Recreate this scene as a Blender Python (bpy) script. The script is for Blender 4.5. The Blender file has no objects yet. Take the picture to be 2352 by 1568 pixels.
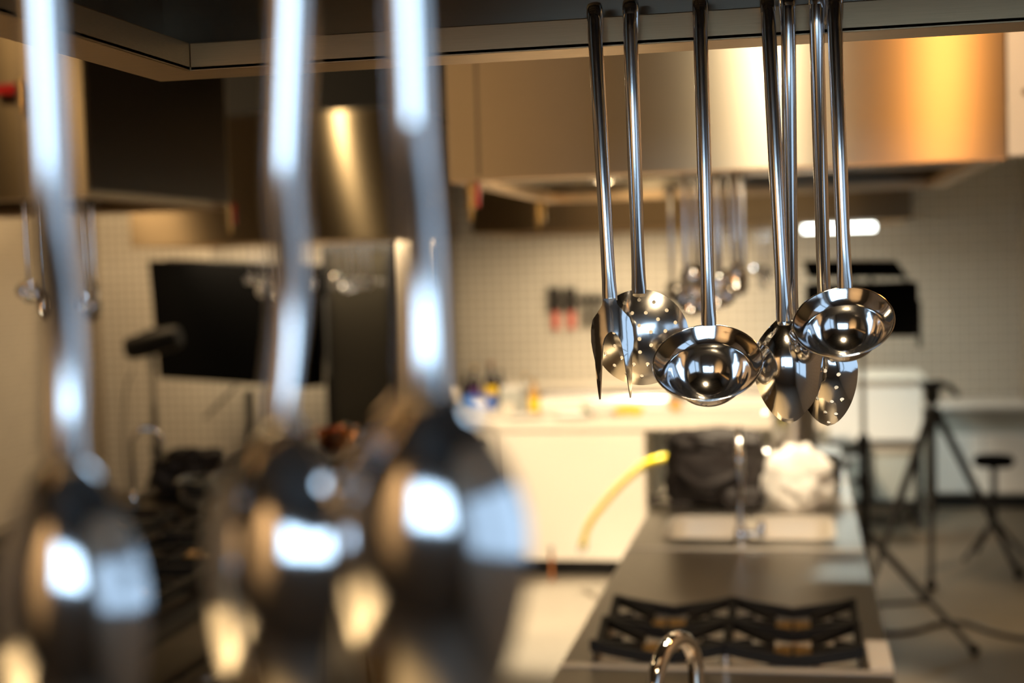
import bpy, bmesh, math, random
from mathutils import Vector, Matrix, noise
from mathutils.geometry import delaunay_2d_cdt
random.seed(7)
PI = math.pi
sc = bpy.context.scene
COL = sc.collection

# ------------------------------------------------------------------ camera
W, H = 2352, 1568
F = 50.0 / 36.0 * W
CAMP = Vector((0, 0, 1.8))
Yb = Vector((650, 194, -F)).normalized()
Xb = Vector((16876, 321, F)).normalized()
Xb = (Xb - Yb * Xb.dot(Yb)).normalized()
Zb = Xb.cross(Yb)
R_ = Vector((Xb[0], Yb[0], Zb[0])); U_ = Vector((Xb[1], Yb[1], Zb[1])); B_ = Vector((Xb[2], Yb[2], Zb[2]))
cam_d = bpy.data.cameras.new('camera'); cam = bpy.data.objects.new('camera', cam_d); COL.objects.link(cam)
M = Matrix((R_, U_, B_)).transposed().to_4x4(); M.translation = CAMP
cam.matrix_world = M
cam_d.lens = 50; cam_d.sensor_width = 36; cam_d.clip_start = 0.02; cam_d.clip_end = 60
cam_d.dof.use_dof = True
cam_d.dof.focus_distance = 1.44
cam_d.dof.aperture_fstop = 3.3
cam_d.dof.aperture_blades = 0
sc.camera = cam

def ray(px, py):
    return R_ * ((px - W / 2) / F) + U_ * ((H / 2 - py) / F) - B_
def at(px, py, Y):                       # point on the plane y = Y
    d = ray(px, py); return CAMP + d * (Y / d.y)
def atz(px, py, z):                      # point on the plane z
    d = ray(px, py); return CAMP + d * ((z - CAMP.z) / d.z)

# ------------------------------------------------------------------ materials
MATS = {}
def mat(name, col, rough=0.5, metal=0.0, **k):
    m = bpy.data.materials.new(name); m.use_nodes = True
    nt = m.node_tree; b = nt.nodes['Principled BSDF']
    b.inputs['Base Color'].default_value = (*col, 1)
    b.inputs['Roughness'].default_value = rough
    b.inputs['Metallic'].default_value = metal
    if 'aniso' in k:
        b.inputs['Anisotropic'].default_value = k['aniso']
        b.inputs['Anisotropic Rotation'].default_value = k.get('arot', 0.25)
        t = nt.nodes.new('ShaderNodeTangent'); t.direction_type = 'RADIAL'; t.axis = 'Z'
        nt.links.new(t.outputs[0], b.inputs['Tangent'])
    if 'emit' in k:
        b.inputs['Emission Color'].default_value = (*k.get('ecol', col), 1)
        b.inputs['Emission Strength'].default_value = k['emit']
    if 'trans' in k:
        b.inputs['Transmission Weight'].default_value = k['trans']; b.inputs['IOR'].default_value = 1.45
    if 'spec' in k: b.inputs['Specular IOR Level'].default_value = k['spec']
    if 'coat' in k:
        b.inputs['Coat Weight'].default_value = k['coat']
    if 'noise' in k:                     # colour/roughness break up: (scale, amount[, stretch])
        s, a, st = k['noise']
        tc = nt.nodes.new('ShaderNodeTexCoord'); mp = nt.nodes.new('ShaderNodeMapping')
        mp.inputs['Scale'].default_value = st
        nz = nt.nodes.new('ShaderNodeTexNoise'); nz.inputs['Scale'].default_value = s; nz.inputs['Detail'].default_value = 4
        mx = nt.nodes.new('ShaderNodeMix'); mx.data_type = 'RGBA'
        mx.inputs[6].default_value = (*[c * (1 - a) for c in col], 1)
        mx.inputs[7].default_value = (*[min(1, c * (1 + a)) for c in col], 1)
        nt.links.new(tc.outputs['Object'], mp.inputs[0]); nt.links.new(mp.outputs[0], nz.inputs[0])
        nt.links.new(nz.outputs[0], mx.inputs[0]); nt.links.new(mx.outputs[2], b.inputs['Base Color'])
        if k.get('bump'):
            bp = nt.nodes.new('ShaderNodeBump'); bp.inputs['Strength'].default_value = k['bump']; bp.inputs['Distance'].default_value = 0.002
            nt.links.new(nz.outputs[0], bp.inputs['Height']); nt.links.new(bp.outputs[0], b.inputs['Normal'])
    MATS[name] = m
    return m

def tile(name, col, mortar, w, h, axis, offset=0.0, rough=0.15, bump=0.85):
    m = mat(name, col, rough); nt = m.node_tree; b = nt.nodes['Principled BSDF']
    tc = nt.nodes.new('ShaderNodeTexCoord'); sp = nt.nodes.new('ShaderNodeSeparateXYZ'); cb = nt.nodes.new('ShaderNodeCombineXYZ')
    nt.links.new(tc.outputs['Object'], sp.inputs[0])
    nt.links.new(sp.outputs['X' if axis == 'x' else 'Y'], cb.inputs[0]); nt.links.new(sp.outputs['Z'], cb.inputs[1])
    br = nt.nodes.new('ShaderNodeTexBrick'); br.offset = offset; br.squash = 1
    br.inputs['Scale'].default_value = 1; br.inputs['Brick Width'].default_value = w; br.inputs['Row Height'].default_value = h
    br.inputs['Mortar Size'].default_value = 0.007; br.inputs['Mortar Smooth'].default_value = 0.6
    br.inputs['Color1'].default_value = (*col, 1); br.inputs['Color2'].default_value = (*[c * .95 for c in col], 1)
    br.inputs['Mortar'].default_value = (*mortar, 1)
    nt.links.new(cb.outputs[0], br.inputs[0]); nt.links.new(br.outputs['Color'], b.inputs['Base Color'])
    # every tile is slightly pillowed, so each catches its own glint
    ad = nt.nodes.new('ShaderNodeVectorMath'); ad.operation = 'MULTIPLY'; ad.inputs[1].default_value = (PI / w, PI / h, 0)
    s2 = nt.nodes.new('ShaderNodeSeparateXYZ'); nt.links.new(cb.outputs[0], ad.inputs[0]); nt.links.new(ad.outputs[0], s2.inputs[0])
    si = []
    for q in ('X', 'Y'):
        n = nt.nodes.new('ShaderNodeMath'); n.operation = 'SINE'; nt.links.new(s2.outputs[q], n.inputs[0])
        a = nt.nodes.new('ShaderNodeMath'); a.operation = 'ABSOLUTE'; nt.links.new(n.outputs[0], a.inputs[0])
        p = nt.nodes.new('ShaderNodeMath'); p.operation = 'POWER'; p.inputs[1].default_value = 0.4; nt.links.new(a.outputs[0], p.inputs[0]); si.append(p)
    mu = nt.nodes.new('ShaderNodeMath'); mu.operation = 'MULTIPLY'
    nt.links.new(si[0].outputs[0], mu.inputs[0]); nt.links.new(si[1].outputs[0], mu.inputs[1])
    bp = nt.nodes.new('ShaderNodeBump'); bp.inputs['Strength'].default_value = bump; bp.inputs['Distance'].default_value = 0.006
    nt.links.new(mu.outputs[0], bp.inputs['Height']); nt.links.new(bp.outputs[0], b.inputs['Normal'])
    return m

mat('polished', (.78, .79, .82), .10, 1)
mat('polished_handle', (.78, .79, .82), .14, 1, noise=(60, .05, (1, 1, .1)))
mat('polished_soft', (.74, .75, .78), .16, 1, noise=(60, .05, (1, 1, .2)))
mat('brushed', (.52, .46, .37), .36, 1, aniso=.95, noise=(40, .06, (.3, .3, 12)))  # steel; some of the warm room light is tinted into the colour
mat('brushed_far', (.33, .25, .155), .36, 1, aniso=.96, noise=(40, .06, (.3, .3, 12)))  # same steel as the nearer hoods, dimmer warm light put into the colour
mat('brushed_rail', (.66, .48, .29), .38, 1, noise=(160, .12, (.12, 1, 5)), bump=.03)  # steel rail; warm bounced light is tinted into its colour
mat('brushed_dark', (.07, .052, .034), .34, 1, noise=(40, .06, (.3, .3, 12)))  # darkened copy of the brushed steel, so hood side and left units stay dim
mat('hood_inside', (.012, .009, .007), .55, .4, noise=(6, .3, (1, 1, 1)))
mat('worktop', (.45, .415, .365), .34, 1, noise=(14, .10, (1, .3, 1)))
mat('worktop_edge', (.74, .69, .61), .42, .45)
mat('chrome', (.86, .86, .87), .05, 1)
mat('seam_dark', (.16, .12, .08), .5, .5)
mat('cast_iron', (.008, .008, .008), .5, spec=.3)
mat('brass', (.75, .50, .18), .28, 1)
mat('burner_brass', (.62, .38, .12), .42, 1)
mat('red', (.55, .012, .008), .35)
mat('white_panel', (.83, .79, .71), .45, noise=(2, .03, (1, 1, 1)))
mat('white_gloss', (.86, .85, .83), .25)
mat('black_fabric', (.003, .003, .003), .9, spec=.03)
mat('black_plastic', (.008, .008, .008), .45, spec=.3)
mat('grey_metal', (.20, .20, .19), .4, .8)
mat('black_cloth', (.020, .015, .014), .62, noise=(9, .35, (1, 1, 1)))
mat('white_cloth', (.87, .84, .78), .8, noise=(8, .05, (1, 1, 1)))
mat('yellow', (.90, .74, .03), .35)
mat('lemon', (.93, .62, .02), .4, noise=(80, .1, (1, 1, 1)), bump=.2)
mat('orange', (.90, .40, .02), .4)
mat('herb', (.06, .25, .04), .5)
mat('copper', (.80, .33, .14), .22, 1)
mat('blue_card', (.03, .12, .50), .35, noise=(7, .5, (1, 1, 3)))
mat('dark_glass', (.012, .009, .010), .1)
mat('purple_label', (.10, .03, .16), .4)
mat('amber_glass', (.75, .45, .12), .1, trans=.5)
mat('clear_glass', (.92, .95, .95), .03, trans=.95)
mat('knife_blade', (.07, .065, .06), .35, .7)
mat('pink_handle', (.62, .12, .09), .4)
mat('fridge_glass', (.035, .032, .024), .06, coat=.6)
mat('fridge_shelf', (.16, .13, .07), .4, .5)
mat('floor', (.155, .130, .098), .5, noise=(3.5, .16, (1, 1, 1)))
mat('ceiling', (.015, .014, .013), .8)
mat('plaster', (.16, .13, .10), .8)
mat('grey_cabinet', (.42, .44, .42), .4)
mat('lamp_glow', (1, .8, .5), .5, emit=16, ecol=(1, .72, .38))
mat('tube_glow', (1, 1, 1), .5, emit=9, ecol=(.95, 1, .93))
mat('paper_cup', (.80, .74, .64), .6)
mat('glaze', (.90, .88, .84), .15)
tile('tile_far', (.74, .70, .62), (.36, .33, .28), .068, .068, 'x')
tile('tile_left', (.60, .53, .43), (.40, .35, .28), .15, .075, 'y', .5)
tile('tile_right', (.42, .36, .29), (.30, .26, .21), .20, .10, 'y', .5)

# ------------------------------------------------------------------ mesh helpers
def tag(o, label=None, cat=None, group=None, kind=None):
    if label: o['label'] = label
    if cat: o['category'] = cat
    if group: o['group'] = group
    if kind: o['kind'] = kind
    return o
def empty(name, loc=(0, 0, 0), label=None, cat=None, group=None):
    o = bpy.data.objects.new(name, None); COL.objects.link(o); o.location = loc; o.empty_display_size = .05
    return tag(o, label, cat, group)
def obj(name, bm, m, parent=None, smooth=True, loc=None, angle=40, recalc=True):
    if recalc: bmesh.ops.recalc_face_normals(bm, faces=bm.faces[:])
    me = bpy.data.meshes.new(name); bm.to_mesh(me); bm.free()
    me.materials.append(MATS[m])
    o = bpy.data.objects.new(name, me); COL.objects.link(o)
    if smooth:
        me.polygons.foreach_set('use_smooth', [True] * len(me.polygons))
        try: me.set_sharp_from_angle(angle=math.radians(angle))
        except Exception: pass
    if parent: o.parent = parent
    if loc is not None: o.location = loc
    return o
def NB(): return bmesh.new()
def box(bm, a, b, bev=0.0):
    a, b = Vector(a), Vector(b)
    r = bmesh.ops.create_cube(bm, size=1)
    c = (a + b) / 2; d = b - a
    for v in r['verts']: v.co = Vector((v.co.x * d.x, v.co.y * d.y, v.co.z * d.z)) + c
    if bev > 0:
        bev = min(bev, .45 * min(abs(x) for x in d))
        es = list({e for v in r['verts'] for e in v.link_edges})
        bmesh.ops.bevel(bm, geom=es, offset=bev, segments=2, affect='EDGES', profile=.6)
    return bm
def frames(pts):
    out = []; up = None
    for i, p in enumerate(pts):
        a = pts[max(i - 1, 0)]; b = pts[min(i + 1, len(pts) - 1)]
        t = (b - a).normalized()
        if up is None:
            up = Vector((1, 0, 0)) if abs(t.x) < .9 else Vector((0, 1, 0))
        s = (up - t * up.dot(t)).normalized(); up = s
        out.append((p, s, t.cross(s).normalized()))
    return out
def sweep(bm, pts, rad, n=12, cap=True):
    """tube along pts; rad is a number, or one per point, or (rx, ry) per point"""
    pts = [Vector(p) for p in pts]; rings = []
    if not isinstance(rad, (list, tuple)): rad = [rad] * len(pts)
    for (p, s, b), r in zip(frames(pts), rad):
        rx, ry = r if isinstance(r, (list, tuple)) else (r, r)
        rings.append([bm.verts.new(p + s * (rx * math.cos(2 * PI * k / n)) + b * (ry * math.sin(2 * PI * k / n))) for k in range(n)])
    for A, B in zip(rings, rings[1:]):
        for k in range(n): bm.faces.new((A[k], A[(k + 1) % n], B[(k + 1) % n], B[k]))
    if cap:
        bm.faces.new(rings[0]); bm.faces.new(rings[-1][::-1])
    return bm
def lathe(bm, prof, n=24, M4=None):
    """prof: list of (r, z); revolved about z, then placed by M4"""
    M4 = M4 or Matrix.Identity(4); rings = []
    for r, z in prof:
        if r < 1e-6: rings.append([bm.verts.new(M4 @ Vector((0, 0, z)))])
        else: rings.append([bm.verts.new(M4 @ Vector((r * math.cos(2 * PI * k / n), r * math.sin(2 * PI * k / n), z))) for k in range(n)])
    for A, B in zip(rings, rings[1:]):
        for k in range(n):
            q = (k + 1) % n
            if len(A) == 1 and len(B) == 1: continue
            if len(A) == 1: bm.faces.new((A[0], B[q], B[k]))
            elif len(B) == 1: bm.faces.new((A[k], A[q], B[0]))
            else: bm.faces.new((A[k], A[q], B[q], B[k]))
    return bm
def arc(c, r, a0, a1, n, u, v):
    c, u, v = Vector(c), Vector(u), Vector(v)
    return [c + u * (r * math.cos(a0 + (a1 - a0) * i / n)) + v * (r * math.sin(a0 + (a1 - a0) * i / n)) for i in range(n + 1)]
def smooth_path(pts, n=8):
    pts = [Vector(p) for p in pts]; out = []
    P = [pts[0]] + pts + [pts[-1]]
    for i in range(1, len(P) - 2):
        a, b, c, d = P[i - 1], P[i], P[i + 1], P[i + 2]
        for k in range(n):
            t = k / n
            out.append(.5 * ((2 * b) + (c - a) * t + (2 * a - 5 * b + 4 * c - d) * t * t + (3 * b - a - 3 * c + d) * t ** 3))
    out.append(pts[-1]); return out
def inside(p, poly):
    r = False; n = len(poly)
    for i in range(n):
        x1, y1 = poly[i]; x2, y2 = poly[(i + 1) % n]
        if (y1 > p[1]) != (y2 > p[1]) and p[0] < (x2 - x1) * (p[1] - y1) / (y2 - y1) + x1: r = not r
    return r
def sheet(outline, holes, depth, step, org=Vector((0, 0, 0))):
    """a pressed metal sheet: the outline in (x, z) minus holes, dished by depth(x, z) along y"""
    vs = []; es = []
    def loop(pts):
        i0 = len(vs)
        for i, p in enumerate(pts):
            vs.append(Vector(p)); es.append((i0 + i, i0 + (i + 1) % len(pts)))
    loop(outline)
    for h in holes: loop(h)
    x0 = min(p[0] for p in outline); x1 = max(p[0] for p in outline)
    z0 = min(p[1] for p in outline); z1 = max(p[1] for p in outline)
    z = z0 + step * .5; j = 0
    while z < z1:
        x = x0 + step * (.25 + .5 * (j % 2))
        while x < x1:
            if inside((x, z), outline) and all(math.hypot(x - p[0], z - p[1]) > step * .45 for h in holes for p in h) \
               and not any(inside((x, z), h) for h in holes) \
               and all(math.hypot(x - p[0], z - p[1]) > step * .5 for p in outline):
                vs.append(Vector((x, z)))
            x += step
        z += step * .87; j += 1
    ov, oe, of, *_ = delaunay_2d_cdt(vs, es, [], 0, 1e-7)
    bm = NB(); bv = [bm.verts.new(org + Vector((p.x, depth(p.x, p.y), p.y))) for p in ov]
    for f in of:
        c = (sum(ov[i].x for i in f) / len(f), sum(ov[i].y for i in f) / len(f))
        if inside(c, outline) and not any(inside(c, h) for h in holes):
            bm.faces.new([bv[i] for i in f])
    for v in [v for v in bm.verts if not v.link_faces]: bm.verts.remove(v)
    return bm
def circ(x, z, r, n=14): return [(x + r * math.cos(2 * PI * k / n), z + r * math.sin(2 * PI * k / n)) for k in range(n)]
def solid(o, t, off=0):
    me = o.data; bm = bmesh.new(); bm.from_mesh(me)
    bmesh.ops.recalc_face_normals(bm, faces=bm.faces[:])
    bmesh.ops.solidify(bm, geom=bm.faces[:], thickness=t)
    bmesh.ops.recalc_face_normals(bm, faces=bm.faces[:])
    bm.to_mesh(me); bm.free()
    me.polygons.foreach_set('use_smooth', [True] * len(me.polygons)); me.set_sharp_from_angle(angle=math.radians(50))
    return o
def copy_tree(o, parent=None):
    c = o.copy(); COL.objects.link(c)
    if parent: c.parent = parent
    for ch in list(o.children): copy_tree(ch, c)
    return c

# ------------------------------------------------------------------ room
YF, XL, XR, YN, ZC = 11.0, -5.7, 1.62, -2.4, 3.45
def struct(name, bm, m):
    o = obj(name, bm, m, smooth=False); o['kind'] = 'structure'; return o
struct('floor', box(NB(), (XL, YN, -.1), (XR, YF, 0)), 'floor')
struct('ceiling', box(NB(), (XL, YN, ZC), (XR, YF, ZC + .1)), 'ceiling')
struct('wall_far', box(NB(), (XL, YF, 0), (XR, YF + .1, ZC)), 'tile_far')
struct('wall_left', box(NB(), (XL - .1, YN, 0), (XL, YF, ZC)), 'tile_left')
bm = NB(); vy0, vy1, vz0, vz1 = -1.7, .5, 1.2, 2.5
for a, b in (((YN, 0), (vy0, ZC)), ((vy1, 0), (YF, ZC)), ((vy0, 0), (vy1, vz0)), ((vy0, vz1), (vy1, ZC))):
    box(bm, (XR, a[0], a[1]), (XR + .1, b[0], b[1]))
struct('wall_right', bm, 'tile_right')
bm = NB()
for y in (vy0, (vy0 + vy1) / 2, vy1): box(bm, (XR + .02, y - .03, vz0), (XR + .08, y + .03, vz1))
for z in (vz0 + .03, vz1 - .03): box(bm, (XR + .02, vy0, z - .03), (XR + .08, vy1, z + .03))
struct('window_2', bm, 'black_plastic')
struct('dark_band_1', box(NB(), (XL, YF - .02, 2.88), (XR, YF, ZC)), 'ceiling')  # added black band, keeps the lit upper far wall as dark as the ceiling
bm = NB()
wx0, wx1, wz0, wz1 = -1.0, 1.2, 1.72, 2.85
for a, b in (((XL, wz0 * 0), (wx0, ZC)), ((wx1, 0), (XR, ZC)), ((wx0, 0), (wx1, wz0)), ((wx0, wz1), (wx1, ZC))):
    box(bm, (a[0], YN - .1, a[1]), (b[0], YN, b[1]))
struct('wall_near', bm, 'plaster')
bm = NB()
for x in (wx0, (wx0 + wx1) / 2, wx1):
    box(bm, (x - .03, YN - .08, wz0), (x + .03, YN - .02, wz1))
for z in (wz0 + .03, wz1 - .03): box(bm, (wx0, YN - .08, z - .03), (wx1, YN - .02, z + .03))
struct('window_1', bm, 'black_plastic')

# ------------------------------------------------------------------ utensils
HR = .0072
def handle_parts(root, L, matname='polished', crank=0.0):
    bm = NB()
    zs = [0, -.004, -.02, -.1, -.2, -L + .075, -L + .045, -L + .02, -L + .006, -L]
    rr = [(.0058, .0048), (.0066, .0056), (HR, HR), (HR, HR), (HR * .98, HR * .98), (HR * .96, HR * .96), (HR * .94, .0062), (HR * .98, .0046), (HR * 1.05, .0036), (HR * 1.0, .0032)]
    if crank:
        zs = zs[:5] + [-L + .09 - .0100 * k for k in range(8)] + zs[-2:]
        rr = rr[:5] + [(HR * (.97 + .03 * k / 7), HR * (.97 - .5 * (k / 7) ** 1.5)) for k in range(8)] + rr[-2:]
    cy = lambda z: -crank * math.sin(PI * min(1, max(0, (z + L) / .09))) ** 2
    sweep(bm, [(0, cy(z), z) for z in zs], rr, 20); obj('handle', bm, 'polished_handle', root, angle=60)
    bm = NB()
    a = arc((0, .012, .002), .012, PI, 0, 10, (0, 1, 0), (0, 0, 1))
    sweep(bm, [Vector((0, 0, -.004))] + a + [Vector((0, .0243, -.012)), Vector((0, .026, -.024))],
          [(HR, .0032)] + [(HR, .0030)] * 11 + [(.006, .0026), (.004, .0022)], 14)
    obj('hook', bm, matname, root, angle=60)
def make_ladle(L, Rr=.052, tilt=48, dep=.046, mt='polished'):
    root = empty('soup_ladle'); handle_parts(root, L, mt)
    th = math.radians(tilt)
    n = Vector((0, -math.cos(th), math.sin(th))); t = Vector((0, -math.sin(th), -math.cos(th)))
    c = Vector((0, -.002, -L - .001)) + t * (Rr - .002)
    M4 = Matrix((Vector((1, 0, 0)), t, n)).transposed().to_4x4(); M4.translation = c
    Ri = Rr * .765
    prof = [(Rr, 0), (Rr * .985, -.0008), (Rr * .93, -.0035), (Rr * .85, -.0072), (Rr * .79, -.0105), (Ri, -.0128)]
    a0 = .42
    prof += [(Ri * math.cos(a) / math.cos(a0), -.0128 - (dep - .0128) * (math.sin(a) - math.sin(a0)) / (1 - math.sin(a0))) for a in [a0 + (PI / 2 - a0) * i / 14 for i in range(1, 14)]] + [(0, -dep)]
    o = obj('bowl', lathe(NB(), prof, 56, M4), mt, root, angle=80); solid(o, .0012, 0)
    bm = NB(); pts = [M4 @ Vector((Rr * math.cos(2 * PI * k / 56), Rr * math.sin(2 * PI * k / 56), 0)) for k in range(57)]
    sweep(bm, pts, .0011, 8, cap=False); obj('rim', bm, mt, root, angle=80)
    return root
def spoon_width(u, w):                   # u 0 at the neck, 1 at the tip
    a = max(0.0, 1 - ((u - .40) / .60) ** 2) if u > .40 else 1.0
    if u > .40: return w * (a ** .62)
    s = u / .40
    return w * (.13 + .87 * math.sin(s * PI / 2) ** .9)
def spoon_outline(L, w, h, n=36):
    r = [(spoon_width(i / n, w), -L - h * i / n) for i in range(n)]
    return r + [(0, -L - h)] + [(-x, z) for x, z in r[::-1]]
def spoon_depth(L, w, h, d):
    def f(x, z):
        u = min(1, max(0, (-L - z) / h)); ww = max(spoon_width(u, w), 1e-5)
        v = min(1, abs(x) / ww)
        return d * (math.sin(PI * min(1, u * 1.02) ** .8) ** .8 if 0 < u < .97 else 0) * (1 - v ** 2.2) - .010 * (u - .5) ** 2
    return f
def make_spoon(L, w=.0325, h=.104, d=.017, face=1, holes=(), name='serving_spoon', mt='polished', crank=0.0):
    root = empty(name); handle_parts(root, L, mt, crank)
    o = obj('bowl', sheet(spoon_outline(L - .004, w, h), [circ(x * w, -L - h * u, .0021) for x, u in holes], (lambda g: lambda x, z: face * g(x, z))(spoon_depth(L, w, h, d)), .0042), mt, root, angle=80)
    solid(o, .0012)
    return root
def make_skimmer(L, R=.049, mt='polished_soft'):
    root = empty('skimmer'); handle_parts(root, L, mt)
    zc = -L - R + .004
    holes = [circ(0, zc, .0021)]
    for k, rr in ((6, .0135), (12, .027), (16, .039)):
        holes += [circ(rr * math.sin(2 * PI * i / k + .26 * (k == 12)), zc + rr * math.cos(2 * PI * i / k + .26 * (k == 12)), .0020) for i in range(k)]
    o = obj('disc', sheet(circ(0, zc, R, 64), holes, lambda x, z: -.016 * (1 - (x * x + (z - zc) ** 2) / R ** 2) + .004, .0045), mt, root, angle=80)
    solid(o, .0012)
    return root
def make_fork(L, mt='polished'):
    root = empty('carving_fork'); handle_parts(root, L, mt)
    half = [(.0062, 0), (.0072, -.006), (.0120, -.013), (.0175, -.020), (.0200, -.030), (.0204, -.042), (.0192, -.052), (.0179, -.061), (.0171, -.083), (.0152, -.100),
            (.0144, -.100), (.0127, -.083), (.0105, -.061), (.0088, -.047), (.0070, -.0395), (.0038, -.0345)]
    pts = [(x, z - L + .002) for x, z in half]
    out = pts + [(0, -.033 - L + .002)] + [(-x, z) for x, z in pts[::-1]]
    o = obj('fork_head', sheet(out, [], lambda x, z: .006 * (x / .02) ** 2 - .002 + .05 * (-L - z) * 0 - 1.2 * ((-L - z) - .05) ** 2, .0045), mt, root, angle=80)
    solid(o, .0022)
    return root
def hang(root, top, neck, L, yaw=0.0):
    """turn a utensil so that its handle runs from top (hook) to neck"""
    z = (Vector(top) - Vector(neck)).normalized()
    x = Vector((math.cos(yaw), math.sin(yaw), 0)); x = (x - z * x.dot(z)).normalized()
    y = z.cross(x)
    m = Matrix((x, y, z)).transposed().to_4x4(); m.translation = Vector(top)
    root.matrix_world = m
    return root
G1 = 'steel utensils hanging in focus from the rail'
YU = 1.425
def L_of(t, n): return (t - n).length
def focus(kind, t, n, label, cat, yaw=0, dy=0, dn=0, **k):
    T = at(t[0], t[1], YU + dy); N = at(n[0], n[1], YU + dy + dn); T.z -= .006
    L = (T - N).length
    o = kind(L, **k); hang(o, T, N, L, yaw); tag(o, label, cat, G1); return o
focus(make_fork, (1364, 24), (1401, 690), 'two-pronged steel carving fork hanging leftmost in the sharp row, in front of the skimmer', 'fork', dn=-.014, yaw=.03)
focus(make_skimmer, (1446, 18), (1468, 674), 'round steel skimmer with small holes hanging behind the two-pronged fork', 'skimmer', dn=.012)
focus(make_ladle, (1607, 10), (1628, 748), 'steel soup ladle with its bowl toward us, hanging beside the round skimmer', 'ladle', dn=-.01)
focus(make_spoon, (1763, 4), (1801, 738), 'solid pointed serving spoon hanging in front between the two sharp ladles', 'spoon', dn=-.012, face=-1)
focus(make_spoon, (1810, -2), (1818, 741), 'solid serving spoon almost hidden behind the front serving spoon', 'spoon', dy=.0, dn=.034, yaw=.1, face=-1)
SPH = [(-.15, .14), (.25, .2), (-.35, .3), (.1, .36), (.5, .4), (-.1, .5), (.42, .53), (-.5, .48), (-.2, .65), (.25, .68), (.55, .66), (0, .8), (.32, .82), (.05, .92)]
focus(make_spoon, (1874, -6), (1895, 760), 'perforated serving spoon hanging behind the rightmost sharp ladle', 'spoon', dn=.05, yaw=-.28, face=-1, holes=SPH, name='perforated_spoon')
focus(make_ladle, (1915, -10), (1941, 662), 'steel soup ladle hanging rightmost in the sharp row, against the black studio light', 'ladle', dn=-.012, yaw=-.12, Rr=.0465, dep=.040, tilt=46)

# nearest, strongly blurred utensils: hung from the near lip, hooks toward the camera
GN = 'large blurred utensils hanging closest to the camera'
YNU = .43
def near(kind, tx, n, label, cat, yaw=PI, dY=0, dn=0, zt=2.045, **k):
    N = at(n[0], n[1], YNU + dY + dn); T = at(tx, 100, YNU + dY); d = at(n[0], n[1], YNU + dY) - T
    T = T + d * ((zt - T.z) / d.z)
    L = (T - N).length
    o = kind(L, **k); hang(o, T, N, L, yaw); tag(o, label, cat, GN); return o
near(make_spoon, 104, (146, 1060), 'big blurred serving spoon close to the camera at the far left edge', 'spoon', face=1, w=.0285, h=.125, dn=.006, crank=.004)
near(make_spoon, 668, (634, 975), 'blurred serving spoon hanging between the two other big blurred spoons', 'spoon', face=1, w=.034, h=.115, dY=.035, crank=.004, yaw=PI - .45, dn=-.006)
near(make_spoon, 945, (972, 905), 'blurred serving spoon close to the camera, its bowl overlapping the white counter', 'spoon', face=1, w=.033, h=.120, dn=.006, crank=.004)

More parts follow.
